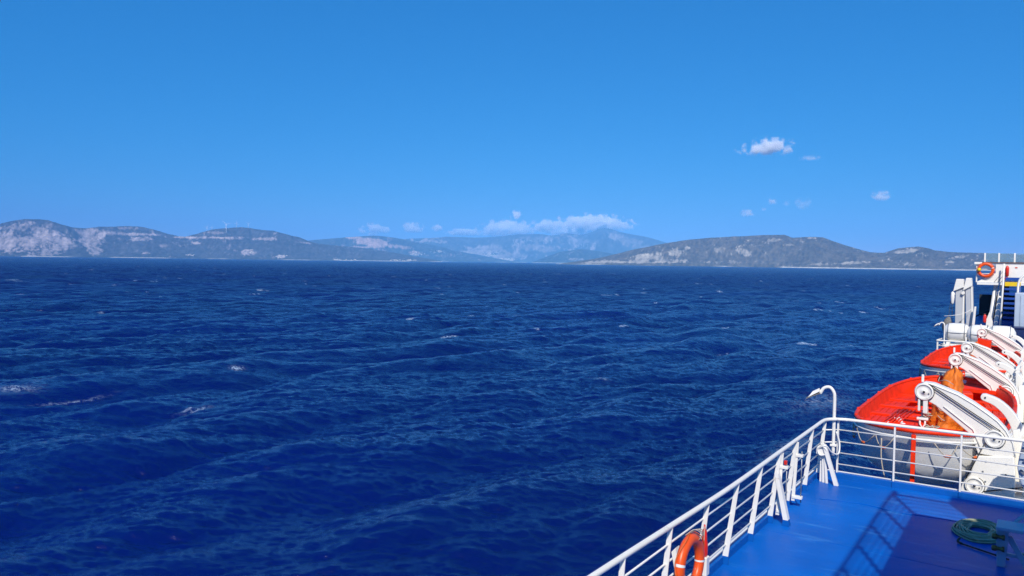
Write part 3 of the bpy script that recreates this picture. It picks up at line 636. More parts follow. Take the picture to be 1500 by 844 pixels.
# ---- lifebuoys
def torus(mb, c, Rm, rm, axis, n=36, k=12):
    c = Vector(c); v = []; f = []
    for i in range(n):
        a = 2*math.pi*i/n
        for j in range(k):
            b = 2*math.pi*j/k; rad = Rm+rm*math.cos(b); h = rm*.82*math.sin(b)
            p = Vector((h, rad*math.cos(a), rad*math.sin(a))) if axis == 'X' else Vector((rad*math.cos(a), h, rad*math.sin(a)))
            v.append(p)
    for i in range(n):
        for j in range(k): f.append((i*k+j, ((i+1) % n)*k+j, ((i+1) % n)*k+(j+1) % k, i*k+(j+1) % k))
    mb.add([p+c for p in v], f, True); return mb
def lifebuoy(loc, rot, label):
    t = empty('lifebuoy', loc); t.rotation_euler = rot
    torus(MB(), (0, 0, 0), .305, .072, 'X').build('ring', BUOY, t)
    for a in (160, 350):
        a = R(a); v = []; f = []; n, k = 4, 10
        for i in range(n+1):
            aa = a+(i/n-.5)*.09
            for j in range(k):
                b = 2*math.pi*j/k; rad = .305+.0745*math.cos(b); v.append((.0745*.84*math.sin(b), rad*math.cos(aa), rad*math.sin(aa)))
        for i in range(n):
            for j in range(k): f.append((i*k+j, (i+1)*k+j, (i+1)*k+(j+1) % k, i*k+(j+1) % k))
        MB().add(v, f, True).build('reflective_band', REFL, t)
    pts = []
    for i in range(48):
        a = 2*math.pi*i/48; pts.append((.03*math.sin(4*a), (.385+.02*abs(math.sin(2*a+.7)))*math.cos(a), (.385+.02*abs(math.sin(2*a+.7)))*math.sin(a)))
    MB().tube(pts, .008, 6, closed=True).build('grab_line', ROPEO, t)
    return tag(t, label, 'lifebuoy', 'orange lifebuoys')
lifebuoy((-3.41, 8.80, .57), (R(4), 0, R(-1)), 'orange lifebuoy hung on the inside of the near white railing')
b_ = MB()
for k in range(3): b_.tube(bez([(-3.46, 8.76, .93), (-3.36+.02*k, 8.80+.03*k, 1.01), (-3.30, 8.9+.02*k, .93), (-3.36, 8.93, .84)], 5), .006, 5)
tag(b_.build('lashing_rope', ROPE), 'pale thin rope lashing the near orange lifebuoy to the railing', 'rope')
sf = empty('smoke_signal', (-3.42, 9.30, .30)); tag(sf, 'orange smoke and light marker clipped in a white bracket beside the near lifebuoy', 'marker')
MB().lathe([(.035, .22), (.047, .25), (.045, .38), (.034, .43), (.03, .54), (.012, .57), (.01, .62)], n=14).build('float_body', REDP, sf)
MB().box((0, 0, .10), (.11, .11, .24)).build('bracket', WHITE, sf, bevel=.01)
MB().tube(bez([(0, 0, .60), (.02, -.06, .55), (.01, -.05, .35), (.02, -.14, .2), (0, -.3, .15)], 5), .006, 5).build('lanyard', ROPE, sf)

# ---- coiled hose, hook bar and hydrant bench on the deck
ho = MB(); 
for k in range(7):
    for lev in range(2):
        r_ = .15+.030*k-.012*lev; n = 40
        ho.tube([(-.74+r_*1.15*math.cos(2*math.pi*i/n)+.014*math.sin(5*i/n*6.28+k), 14.6+r_*math.sin(2*math.pi*i/n)*1.75, DZ+.02+.034*lev+.008*math.sin(3*2*math.pi*i/n+k*1.7)) for i in range(n)], .0155, 7, closed=True)
ho.tube(bez([(-.25, 14.0, DZ+.03), (-.1, 13.8, DZ+.02), (.3, 13.9, DZ+.02), (.6, 14.3, DZ+.02)]), .018, 7)
tag(ho.build('coiled_hose', HOSE), 'pale green hose lying in a flat coil on the shaded blue deck', 'hose')
hb = empty('hook_bar', (-.95, 13.75, DZ)); tag(hb, 'dark steel rod with a hooked end lying on the deck by the hose', 'bar')
part(MB().tube([(-.93, 13.78, DZ+.02), (-.30, 13.45, DZ+.02)], .013, 7), 'rod', CABLE, hb)
part(MB().tube(bez([(-.93, 13.78, DZ+.02), (-.99, 13.84, DZ+.03), (-.97, 13.92, DZ+.06)], 4), .018, 7), 'hook', CABLE, hb)
hy = empty('hose_stand', (-.30, 13.9, DZ)); tag(hy, 'pale painted steel stand with two brass valves at the right deck edge', 'stand')
part(MB().prism([(-.44, DZ), (-.34, DZ), (-.30, .42), (-.46, .42)], 13.9, 14.06), 'upright', TRUNK, hy, bevel=.008)
part(MB().box((-.18, 14.0, .46), (.56, .42, .05)), 'top_plate', TRUNK, hy, bevel=.01)
part(MB().prism([(-.34, .3), (-.27, .34), (-.02, DZ), (-.10, DZ)], 13.96, 14.0), 'diagonal', TRUNK, hy, bevel=.006)
part(MB().box((-.02, 14.1, .16), (.1, .1, .56)), 'upright', TRUNK, hy, bevel=.008)
part(MB().box((-.25, 14.02, .04), (.36, .06, .05)), 'crossbar', TRUNK, hy, bevel=.006)
part(MB().tube([(-.40, 14.15, .30), (-.06, 14.5, .62)], .035, 4), 'stay', TRUNK, hy)
BRASS = mat('old_brass', (.35, .2, .07), .45, metal=.7, var=.4, scale=20)
for z in (.16, .33):
    part(MB().lathe([(.02, -.09), (.042, -.08), (.042, -.03), (.025, -.02), (.025, .03), (.038, .04), (.038, .07)], (-.42, 13.84, z), 'X', 12), 'valve', BRASS, hy)

for o_ in [hy]: o_.location.y -= .8; o_.location.z = DZ
# box on the right of the forward rail
jb = empty('deck_machine', (-.05, 16.95, 0)); tag(jb, 'grey blue machine box behind the right end of the front railing', 'machine box')
part(MB().prism([(-.26, .35), (-.30, .55), (-.24, .95), (-.10, 1.08), (.5, 1.08), (.5, .2), (-.2, .2)], 16.75, 17.5), 'casing', TRUNK, jb, bevel=.02)
for k, (x, z) in enumerate(((-.2, .9), (-.16, .7), (-.22, .5), (-.05, .8))):
    part(MB().box((x, 16.73, z), (.10, .06, .05), Matrix.Rotation(.4*k, 3, 'Y')), 'latch', STEEL, jb, bevel=.005)
part(MB().box((.02, 17.0, -.3), (.2, .3, 1.0)), 'pedestal', WHITE2, jb)

# ---- lifeboats
BH, BW = 4.85, 1.64
def lifeboat(loc, label):
    t = empty('lifeboat', loc)
    N = 41; ss = np.linspace(-1, 1, N)
    def hb(s): return BW*max(0., 1-abs(s)**3.6)**.54
    def gz(s): return .0+.20*abs(s)**2.6
    sec = [(1.0, 0.0), (.985, -.25), (.97, -.55), (.92, -.85), (.77, -1.1), (.45, -1.28), (.0, -1.38)]
    def pt(s, a, d, inset=0):
        w_ = max(hb(s)-inset, .0); e = abs(s); depth = 1-.42*e**5
        xx = w_*a*(1-.30*e**4*min(1, -d/1.2)) ; yy = s*BH*(1-.10*(-d/1.38)*e**2)
        return xx, yy
    v = []; f = []; cols = [(a, d) for a, d in sec]; full = [(-a, d) for a, d in cols]+[(a, d) for a, d in cols[::-1][1:]]; M = len(full)
    for s in ss:
        for (a, d) in full:
            x, y = pt(s, a, d); e = abs(s); v.append((x, y, gz(s)+d*(1-.30*e**6)))
    for i in range(N-1):
        for j in range(M-1): f.append((i*M+j, (i+1)*M+j, (i+1)*M+j+1, i*M+j+1))
    hull = MB().add(v, f, True).build('hull', HULLW, t, recalc=True)
    # liner
    v = []; f = []; prof = [(1.0, .012), (.97, -.2), (.93, -.45), (.80, -.66), (0, -.70)]
    fl = [(-a, d) for a, d in prof]+[(a, d) for a, d in prof[::-1][1:]]; M = len(fl)
    for s in ss*.985:
        for (a, d) in fl:
            e = abs(s); w_ = max(hb(s)-.07, .0)*(1-.34*e**4*min(1, -min(d, 0)/1.2)); v.append((w_*a, s*BH*.985*(1-.10*(-min(d, 0)/1.38)*e**2), gz(s)+d*(1-.30*e**6)))
    for i in range(N-1):
        for j in range(M-1): f.append((i*M+j, i*M+j+1, (i+1)*M+j+1, (i+1)*M+j))
    MB().add(v, f, True).build('liner', RED, t, recalc=False)
    # gunwale rail and white rubbing band
    loop = [(-hb(s), s*BH, gz(s)) for s in ss]+[(hb(s), s*BH, gz(s)) for s in ss[::-1][1:-1]]
    MB().tube([(x*.985, y, z+.03) for x, y, z in loop], .05, 8, closed=True).build('gunwale', RED, t)
    MB().tube([(x*1.012, y*1.004, z-.13) for x, y, z in loop], .024, 7, closed=True).build('rubbing_strake', WHITE, t)
    # side benches with planks, thwarts, end lockers
    for sgn in (-1, 1):
        for k in range(4):
            pl = MB(); vv = []; ff = []
            for i, s in enumerate(np.linspace(-.72, .72, 21)):
                xo = sgn*(hb(s)-.10-.145*k); xi = sgn*(hb(s)-.10-.145*k-.125)
                for x in (xo, xi):
                    for z in (-.30, -.265): vv.append((x, s*BH, z+gz(s)*.4))
            for i in range(20):
                a = i*4; b = a+4
                ff += [(a+1, a+3, b+3, b+1), (a, b, b+2, a+2), (a, a+1, b+1, b), (a+2, b+2, b+3, a+3)]
            pl.add(vv, ff); pl.build('bench_plank', RED, t)
    for s in (-.62, -.38, -.1, .18, .44, .66):
        w_ = hb(s)-.1
        MB().box((0, s*BH, -.24), (2*w_, .26, .05)).build('thwart', RED, t, bevel=.01)
    for sgn in (-1, 1):
        v = []; 
        so_ = [sgn*x for x in (.78, .84, .88, .91, .93)]
        top = [(-hb(s)+.17 if hb(s) > .17 else 0, s*BH, gz(s)-.07) for s in so_]+[(hb(s)-.17 if hb(s) > .17 else 0, s*BH, gz(s)-.07) for s in so_[::-1]]
        n_ = len(top); mb_ = MB(); mb_.add(top+[(x, y, z-.10) for x, y, z in top], [tuple(range(n_))]+[(i, (i+1) % n_, n_+(i+1) % n_, n_+i) for i in range(n_)])
        mb_.build('end_locker', RED, t)
        MB().box((sgn*.25, sgn*BH*.70, -.12), (.5, .5, .22), Matrix.Rotation(.2, 3, 'Z')).build('provision_box', RED, t, bevel=.03)
        # lifting hook post
        MB().box((0, sgn*3.55, -.05), (.12, .16, .75)).build('hook_post', RED, t, bevel=.02)
        # stem bar
        MB().box((0, sgn*(BH+.02), -.52), (.085, .06, 1.35), Matrix.Rotation(sgn*.03, 3, 'X')).build('stem_bar', RED, t, bevel=.01)
    MB().box((.3, 1.2, -.3), (.7, 1.1, .5)).build('engine_cover', RED, t, bevel=.06)
    # oars along the outboard bench
    for k in range(5):
        oar = MB().tube([(-1.12+.09*k, -3.3+.2*k, -.2), (-.95+.09*k, .2, -.19)], .022, 6)
        oar.build('oar', RED, t)
        MB().box((-1.13+.09*k, -3.45+.2*k, -.2), (.07, .10, .03)).build('oar_tip', REFL, t, bevel=.008)
    for (fx, fy) in ((-.80, -1.0), (-.74, -1.22), (-.70, -1.5), (-.62, -1.75), (-.95, -1.8), (-.86, -1.12)):
        MB().box((fx, fy, -.22), (.10, .09, .05), Matrix.Rotation(fx*9, 3, 'Z')).build('white_float', REFL, t, bevel=.015)
    # grab lines hung in bights outside, with orange floats
    for sgn in (-1, 1):
        anchors = [(-.985, 0)]+[(s, 0) for s in np.linspace(-.93, .93, 13)]
        for i in range(len(anchors)-1):
            s0, s1 = anchors[i][0], anchors[i+1][0]; pts = []
            for k in range(9):
                q = k/8; s = s0+(s1-s0)*q; sag = .26*4*q*(1-q)
                pts.append((sgn*(hb(s)*1.0+.035), s*BH*1.006, gz(s)-.16-sag))
            ln = MB().tube(pts, .011, 5).build('grab_line', ROPE, t)
            m_ = pts[4]; a_ = Vector(pts[5])-Vector(pts[3]); a_.normalize()
            MB().tube([Vector(m_)-a_*.09, Vector(m_)-a_*.05, Vector(m_)+a_*.05, Vector(m_)+a_*.09], [.012, .03, .03, .012], 8).build('line_float', ROPEO, ln)
    # bilge rails and small sign plate
    for sgn in (-1, 1):
        MB().tube([(sgn*(hb(s)*.80), s*BH*.97, gz(s)-1.0*(1-.30*abs(s)**6)) for s in np.linspace(-.8, .8, 17)], .022, 6).build('bilge_rail', HULLW, t)
    MB().tube(bez([(-.62, -BH*.985, -.02), (-.60, -BH*.985-.03, -.5), (-.5, -BH*.97-.03, -1.0), (-.42, -BH*.93, -1.22)]), .014, 6).build('painter_line', ROPE, t)
    # clutter: coiled painter ropes and strapped gear
    rg = random.Random(3)
    for k in range(5):
        cx, cy = rg.uniform(-.5, .5), (-3.7, -2.4, -.6, 2.6, 3.6)[k]; pts = []
        for i in range(60):
            a = i/60*2*math.pi*4; r_ = .10+.05*math.sin(i*.7+k); pts.append((cx+r_*math.cos(a)*1.3, cy+r_*math.sin(a), -.18+.012*i/6+.02*math.sin(i)))
        MB().tube(pts, .013, 5).build('rope_coil', ROPE, t)
    for k in range(26):
        s = -.9+1.8*k/25
        for sgn in (-1, 1):
            pass
    for k, s in enumerate((-.93, -.80, -.66, -.42, -.1, .22, .5, .8)):
        for sgn in (-1, 1):
            MB().box((sgn*(hb(s)-.02), s*BH, gz(s)+.075), (.06, .10, .05)).build('rail_cleat', RED, t, bevel=.008)
    tag(t, label, 'lifeboat', 'open orange lifeboats under their davits')
    return t
b1 = lifeboat((-2.13, 22.7, .56), 'nearest open lifeboat, bright orange red inside with white hull, behind the front railing')
b2 = copy_tree(b1); b2.location = (-2.13, 34.7, .56); b2['label'] = 'farther open lifeboat, its orange bow showing beyond the nearest boat, before the white drums'

# crumpled orange covers standing in the boats
def tarp(loc, sx, sy, sz, seed, label, lean=0):
    n, m_ = 36, 26; u = np.linspace(0, 2*np.pi, n, endpoint=False); v = np.linspace(0, 1, m_)
    U, V_ = np.meshgrid(u, v, indexing='ij')
    r_ = (1.05-.6*V_**1.3)*np.where(V_ > .9, np.sqrt(np.clip(1-((V_-.9)/.1)**2, 0, 1)), 1)
    lump = 1+.07*np.sin(V_*21+3*np.sin(U*2+seed))+.06*np.sin(U*9+V_*7)+.95*(fbm(np.cos(U)*2.3+5+V_*1.1, np.sin(U)*2.3+5+V_*4.2, seed, 4, ridged=True)-.5)
    X = np.cos(U)*sx*r_*lump+lean*V_; Y = np.sin(U)*sy*r_*lump; Z = V_*sz*(1+.22*(fbm(np.cos(U)*1.2+9, np.sin(U)*1.2+9, seed+4, 3)-.5))
    o = grid_mesh('boat_cover', np.stack([X, Y, Z], -1), TARP, close=True); o.location = loc
    t = tag(o, label, 'tarpaulin', 'folded orange covers in the lifeboats')
    for k in range(5):
        a = -1.2-.3*k; z0 = sz*(.25+.14*k)
        ln = MB().tube(bez([(math.cos(a+.5*i)*sx*1.02+lean*z0/sz, math.sin(a+.5*i)*sy*1.02, z0+.05*math.sin(i*2.1)) for i in range(-2, 3)], 4), .010, 5).build('lacing', ROPE, o)
    return o
tarp((-1.94, 22.2, .05), .31, .5, 1.62, 3, 'tall crumpled orange cover bundled upright inside the nearest lifeboat', .16)
tarp((-2.1, 33.4, .05), .40, .42, 1.35, 8, 'crumpled orange cover bundled upright in the middle of the farther lifeboat', .1)
cp = MB().prism([(-2.05, .5), (-1.62, .42), (-1.58, 1.43), (-2.02, 1.50)], 34.2, 34.7).build('boat_canopy', RED); tag(cp, 'flat bright orange canopy panel standing in the farther lifeboat', 'canopy')

# ---- davits
def davit(y, label, near=False):
    t = empty('boat_davit', (-.7+(.08 if near else 0), y, -.6+(.1 if near else 0)))
    def pp(mb, name, m_, par=t, bevel=0):
        mb.v = [(p[0]+.7, p[1]-y, p[2]+.6) for p in mb.v]; return mb.build(name, m_, par, bevel=bevel)
    arm = [(-2.27, 1.35), (-2.27, 1.55), (-2.12, 1.63), (-1.95, 1.62), (-1.5, 1.46), (-1.2, 1.29), (-.95, 1.12), (-.78, .99), (-.63, .82), (-.50, .58), (-.45, .3), (-.60, .22), (-1.10, .25), (-1.24, .62), (-1.55, .88), (-1.9, 1.16), (-2.12, 1.27)]
    a = pp(MB().prism(arm, y-.14, y+.14), 'arm', WHITE, bevel=.015)
    pp(MB().prism([(-1.14, .20), (-.47, .28), (-.44, -.1), (-.44, -.6), (-1.0, -.62), (-1.40, -.58), (-1.36, -.42), (-1.22, -.2)], y-.17, y+.17), 'stand', WHITE, bevel=.02)
    # arm edge flange
    fl = [(x, z) for x, z in arm[2:11]]
    mbf = MB(); mbf.tube([(x, y-.145, z-.03) for x, z in fl], .014, 6); pp(mbf, 'flange', WHITE)
    for nm, c, r_ in (('sheave', (-2.12, 1.43), .185), ('sheave', (-.82, .60), .185), ('sheave', (-1.14, -.42), .18)):
        sh = pp(MB().lathe([(.0001, -.205), (r_*.30, -.205), (r_*.33, -.195), (r_*.78, -.195), (r_*.82, -.208), (r_, -.205), (r_*.90, -.185), (r_*.90, -.165), (r_, -.15), (r_*.8, -.14)], (c[0], y, c[1]), 'Y', 24), nm, WHITE, bevel=0)
        pp(MB().lathe([(.0001, -.232), (.018, -.232), (.026, -.21)], (c[0], y, c[1]), 'Y', 12), 'axle', CABLE, sh)
        pp(MB().tube([(c[0]+(r_+.008)*math.cos(q), y-.175, c[1]+(r_+.008)*math.sin(q)) for q in np.linspace(-2.6, 1.2, 20)], .006, 5), 'rope_turn', CABLE, sh)
        pp(MB().tube([(c[0]+r_*.80*math.cos(q), y-.207, c[1]+r_*.80*math.sin(q)) for q in np.linspace(0, 6.28, 29)[:-1]], .004, 5, closed=True), 'rim_groove', STEEL, sh)
        pp(MB().box((c[0]+.09, y-.205, c[1]-.03), (.022, .02, .022)), 'grease_nipple', CABLE, sh)
    pp(MB().tube([(-2.02, y-.175, 1.60), (-.72, y-.175, .775)], .011, 6), 'fall_cable', CABLE)
    pp(MB().tube([(-1.98, y-.175, 1.52), (-.86, y-.175, .79)], .008, 6), 'fall_cable', CABLE)
    pp(MB().tube([(-.98, y-.18, .49), (-1.30, y-.18, -.30)], .012, 6), 'fall_cable', CABLE)
    pp(MB().tube([(-1.0, y-.18, -.52), (.4, y-.18, -.1)], .012, 6), 'fall_cable', CABLE)
    # hook block hanging over the boat
    bl = pp(MB().box((-2.21, y-.1, 1.14), (.045, .20, .26)).box((-2.09, y-.1, 1.12), (.09, .20, .30)), 'hook_block', WHITE, bevel=.015)
    pp(MB().box((-2.155, y-.08, .92), (.03, .05, .2)), 'swivel', STEEL, bl)
    pp(MB().lathe([(.07, -.1), (.075, 0), (.07, .1)], (-2.14, y-.1, 1.18), 'X', 14), 'block_wheel', CABLE, bl)
    pp(MB().tube([(-2.19, y-.12, .86), (-2.19, y-.12, .72), (-2.14, y-.12, .64), (-2.09, y-.12, .72), (-2.09, y-.12, .84)], .020, 7), 'link', WHITE, bl)
    pp(MB().box((-2.14, y-.12, .84), (.22, .08, .05)), 'spreader', WHITE, bl, bevel=.01)
    pp(MB().tube([(-2.28, y-.05, 1.5), (-2.28, y-.05, 1.2)], .025, 7), 'guide', WHITE)
    pp(MB().box((-2.17, y-.02, 1.70), (.05, .05, .16)), 'lug', WHITE, bevel=.01)
    # curved cradle horn behind the arm
    yo = y+1.05; cen = [(p.x, p.y) for p in bez([(-1.08, 1.27, 0), (-.85, 1.18, 0), (-.63, .98, 0), (-.48, .72, 0), (-.40, .42, 0), (-.37, .05, 0), (-.37, -.45, 0)], 3)]
    outer = []; inner = []
    for i, (x, z) in enumerate(cen):
        x2, z2 = cen[min(i+1, len(cen)-1)]; x1, z1 = cen[max(i-1, 0)]; L_ = math.hypot(x2-x1, z2-z1); nx, nz = -(z2-z1)/L_, (x2-x1)/L_; w_ = .075+.06*i/len(cen)
        outer.append((x+nx*w_, z+nz*w_)); inner.append((x-nx*w_, z-nz*w_))
    tip = [(cen[0][0]-.075*math.sin(q)*.95-.0, cen[0][1]-.075*math.cos(q)*1.0) for q in (.5, 1.0, 1.57, 2.1, 2.6)]
    pp(MB().prism(tip+outer+inner[::-1], yo-.10, yo+.10), 'cradle_horn', WHITE, bevel=.015)
    pp(MB().box((-.12, y+.6, -.1), (.4, 1.1, 1.2)), 'frame_box', WHITE, bevel=.03)
    pp(MB().tube([(-1.75, y-.155, 1.16), (-1.2, y-.155, .74), (-1.05, y-.155, .35)], .012, 6), 'grease_pipe', WHITE)
    for (bx_, bz_) in ((-1.0, -.1), (-.6, -.1), (-.95, -.3), (-.6, .12), (-.95, .12)): pp(MB().box((bx_, y-.175, bz_), (.03, .02, .03)), 'bolt', STEEL)
    pp(MB().prism([(-.52, .75), (-.40, .80), (-.28, .2), (-.36, -.3), (-.46, -.3)], y+.2, y+.26), 'web_plate', WHITE, bevel=.01)
    pp(MB().tube([(-.75, y+.2, -.4), (-.15, y+.5, 1.3)], .035, 8), 'tie_pipe', WHITE)
    # small brackets and grease marks
    pp(MB().box((-1.06, y+.94, 1.27), (.03, .03, .03)), 'pin', CABLE, bevel=.004)
    pp(MB().tube([(-.95, y-.16, .05), (-.62, y-.16, .1)], .008, 5), 'wire', CABLE)
    return tag(t, label, 'davit', 'white lifeboat davits')
davit(18.7, 'nearest white davit with three sheaves, arm reaching over the near end of the first lifeboat', True)
for y, lab in ((26.7, 'second white davit, arm over the far end of the nearest lifeboat'),
               (30.9, 'third white davit, arm over the near end of the farther lifeboat'),
               (38.6, 'farthest white davit, its sheave just before the white liferaft drums')):
    davit(y, lab)
# pipes and rails on the house side by the davits
for k, (y0, y1) in enumerate(((27.5, 30.5), (33, 37))):
    t = empty('side_railing', (-.5, y0, .4)); tag(t, ('short grey railing between the second and third davit', 'short grey railing before the farthest davit')[k], 'railing', 'short railings by the davits')
    for z in (.55, .75, .95, 1.15): part(MB().tube([(-.62, y0, z), (-.55, y1, z)], .018, 6), 'rail_bar', WHITE, t)
    for y in np.linspace(y0, y1, 4): part(MB().box((-.58, float(y), .3), (.05, .05, 1.75)), 'post', WHITE, t)

# ---- liferaft drums on the forward deck
LRED = mat('small_red_mark', (.6, .08, .03), .5)
def raft(loc, L_, r_, label, mark=False, rz=0):
    t = empty('liferaft_drum', loc, rz)
    prof = [(.001, -L_/2), (r_*.45, -L_/2+.03), (r_*.8, -L_/2+.12), (r_*.97, -L_/2+.26), (r_, -L_/2+.4), (r_, L_/2-.4), (r_*.97, L_/2-.26), (r_*.8, L_/2-.12), (r_*.45, L_/2-.03), (.001, L_/2)]
    b = MB().lathe(prof, (0, 0, r_+.12), 'X', 28).build('shell', RAFTW, t)
    MB().tube([(x_, y_, r_+.12) for x_, y_ in [(-L_/2-.01, 0), (-L_/2+.2, -r_*.93), (-L_/2+.4, -r_-.01), (L_/2-.4, -r_-.01), (L_/2-.2, -r_*.93), (L_/2+.01, 0), (L_/2-.2, r_*.93), (L_/2-.4, r_+.01), (-L_/2+.4, r_+.01), (-L_/2+.2, r_*.93)]], .022, 6, closed=True).build('seam_band', GREY, b)
    for s in (-.3, .3):
        MB().tube([(s*L_, (r_+.012)*math.cos(a), r_+.12+(r_+.012)*math.sin(a)) for a in np.linspace(0, 6.28, 25)[:-1]], .014, 6, closed=True).build('strap', STEEL, t)
        MB().box((s*L_, 0, .07), (.12, 2*r_*.9, .14)).build('cradle', WHITE, t, bevel=.01)
    if mark:
        MB().prism([(-.12, 0), (.12, 0), (.06, .10), (-.06, .10)], -.012, 0).build('red_mark', LRED, t)
        o = [c for c in t.children if c.name.startswith('red_mark')][0]; o.location = (0, -r_-.0, r_+.15)
    return tag(t, label, 'liferaft', 'white liferaft drums')
raft((-3.30, 41.6, .60), 1.12, .43, 'leftmost white liferaft drum, beside the small far lamp')
raft((-2.38, 41.4, .58), 1.05, .43, 'middle white liferaft drum between two others')
raft((-1.52, 41.3, .52), 1.15, .47, 'rightmost domed white liferaft drum with a small red mark', True)
mb = MB(); mb.box((-2.4, 41.7, .25), (2.9, 1.2, .7)); t_ = mb.build('raft_platform', WHITE, bevel=.02); tag(t_, 'white steel platform carrying the three liferaft drums', 'platform')
# railing round the rafts
t = empty('raft_railing', (-3.9, 40.6, -.18)); tag(t, 'short white railing at the corner below the liferaft drums', 'railing')
part(MB().tube(bez([(-3.7, 43.5, .82), (-3.98, 41.2, .80), (-4.0, 40.7, .80), (-3.9, 40.6, .80), (-2.8, 40.6, .80)], 6), .035, 8), 'handrail', WHITE, t)
for z in (.56, .32, .08):
    part(MB().tube([(-3.75, 43.5, z), (-3.99, 40.65, z), (-3.5, 40.6, z)], .02, 6), 'rail_bar', WHITE, t)
for x, y in ((-3.99, 40.65), (-3.5, 40.6), (-2.9, 40.6), (-3.85, 42.2)): part(MB().box((x, y, .3), (.06, .06, 1.0)), 'post', WHITE, t)

# ---- raft launching crane: two tall tapering posts
GP = mat('crane_grey_face', (.50, .51, .52), .5, var=.1, scale=1.5)
def crane_post(x0, x1, y, zt, zb, lean, label):
    t = empty('crane_post', (x0, y, zb))
    part(MB().prism([(x0, zb), (x1, zb), (x1+lean, zt-.42), (x0+lean, zt-.55)], y, y+.45), 'column', GP, t, bevel=.02)
    part(MB().prism([(x0+lean-.1, zt-.62), (x0+lean+.02, zt), (x1+lean+.02, zt), (x1+lean+.05, zt-.40), (x1+lean, zt-.42)], y-.12, y+.5), 'head', WHITE, t, bevel=.02)
    part(MB().prism([(x1-.0, zb), (x1+.09, zb), (x1+lean+.07, zt-.42), (x1+lean, zt-.42)], y-.03, y+.47), 'edge_flange', WHITE, t)
    part(MB().lathe([(.07, -.05), (.09, 0), (.07, .05)], (x0+lean-.09, y-.1, zt-.75), 'Y', 10), 'sheave', WHITE, t)
    part(MB().box((x0+.22, y-.01, zb+1.2), (.05, .04, .07)), 'lug', CABLE, t)
    return tag(t, label, 'crane post', 'twin posts of the raft crane')
crane_post(-3.58, -3.27, 44.0, 3.62, .3, -.03, 'left grey post of the raft crane with a hook block hanging outboard')
crane_post(-3.06, -2.83, 44.0, 3.68, .3, -.13, 'right grey post of the raft crane, leaning slightly')
t = empty('hook_block', (-3.75, 43.9, 2.4)); tag(t, 'white hook block hanging on wires outboard of the left crane post', 'hook block')
part(MB().lathe([(.02, .65), (.07, .6), (.09, .4), (.07, .1), (.03, 0)], (-3.72, 43.9, 2.35), 'Z', 10), 'block', WHITE, t)
part(MB().tube([(-3.70, 43.9, 2.95), (-3.62, 43.9, 3.2)], .015, 5), 'wire', CABLE, t)
part(MB().tube([(-3.73, 43.9, 2.35), (-3.70, 43.9, 1.2)], .014, 5), 'wire', CABLE, t)
part(MB().tube([(-3.80, 43.9, 2.5), (-3.88, 43.6, 1.3)], .012, 5), 'wire', CABLE, t)
# canvas bundle
n, m_ = 20, 12; u = np.linspace(0, 2*np.pi, n, endpoint=False); v = np.linspace(0, 1, m_); U, V_ = np.meshgrid(u, v, indexing='ij')
rad = np.sin(np.pi*np.clip(V_, .02, .98))**.6*(.14+.09*V_)*(1+.4*(fbm(np.cos(U)*2+4, V_*4+np.sin(U)*2, 4, 3)-.5))
o = grid_mesh('canvas_bundle', np.stack([np.cos(U)*rad, np.sin(U)*rad, V_*.85], -1), GREYC, close=True); o.location = (-3.98, 43.2, .95); o.rotation_euler = (0, R(14), 0)
tag(o, 'grey brown canvas wrapped bundle tied at the rail below the crane', 'bundle')
tb = MB().tube(bez([(-4.0, 43.2, 1.8), (-3.6, 43.2, 1.85), (-3.2, 43.5, 1.95), (-2.9, 43.7, 2.15)]), .012, 6).build('stay_rod', WHITE); tag(tb, 'thin pale rod crossing in front of the crane posts', 'rod')
# white davit struts, fire box, and small gear beside crane
for k, (poly, y, lab, nm, cat) in enumerate((
    ([(-2.95, .3), (-2.78, .3), (-2.68, 2.3), (-2.76, 2.3)], 43.6, 'narrow white strut between the two crane posts', 'strut', 'strut'),
    ([(-2.28, 1.0), (-2.0, .7), (-1.98, 1.6), (-2.12, 2.1), (-2.25, 1.7)], 43.6, 'rounded white plate right of the crane posts', 'plate', 'plate'))):
    tag(MB().prism(poly, y, y+.12).build(nm, WHITE, bevel=.015), lab, cat)
for x0, zt, lab in ((-2.30, 3.2, 'thick slanted white pillar under the upper deck corner'), (-2.05, 3.3, 'thinner slanted white pillar beside the thick one')):
    tag(MB().tube([(x0, 45.6, .3), (x0+.30, 45.9, zt+.15)], .10 if 'thick ' in lab else .06, 10).build('pillar', WHITE), lab, 'pillar')
t = empty('extinguisher', (-2.35, 43.3, .9)); tag(t, 'red extinguisher cylinder on the deck right of the crane', 'extinguisher')
part(MB().lathe([(.001, 0), (.06, .02), (.07, .08), (.07, .33), (.04, .38), (.02, .42)], (-2.3, 43.4, 1.55), 'Z', 12), 'cylinder', REDP, t)
part(MB().box((-2.3, 43.4, 1.99), (.09, .05, .05)), 'valve', CABLE, t)
for x, z, lab in ((-2.78, 1.25, 'small red box between the crane posts'), (-2.62, .98, 'low red box behind the middle liferaft drum')):
    bx = MB().box((x, 43.4, z), (.24, .15, .22)).build('red_box', REDP, bevel=.02); tag(bx, lab, 'box', 'small red boxes by the crane')
    MB().box((x, 43.32, z+.06), (.25, .02, .03)).build('lid_strip', REFL, bx).location = (0, 0, 0)
bt = MB().lathe([(.001, -.1), (.2, -.08), (.26, 0), (.26, .3), (.2, .38), (.001, .4)], (-2.35, 43.0, 1.0), 'Z', 18).build('white_drum', RAFTW); tag(bt, 'small white drum behind the liferaft drums', 'drum')
bt = MB().box((-2.02, 43.0, 1.18), (.3, .2, .32)).build('white_box', WHITE, bevel=.02); tag(bt, 'small white box with dark lettering strip beside the extinguisher', 'box')
s_ = MB().box((-2.02, 42.89, 1.2), (.2, .01, .03)).build('strip', CABLE, bt)

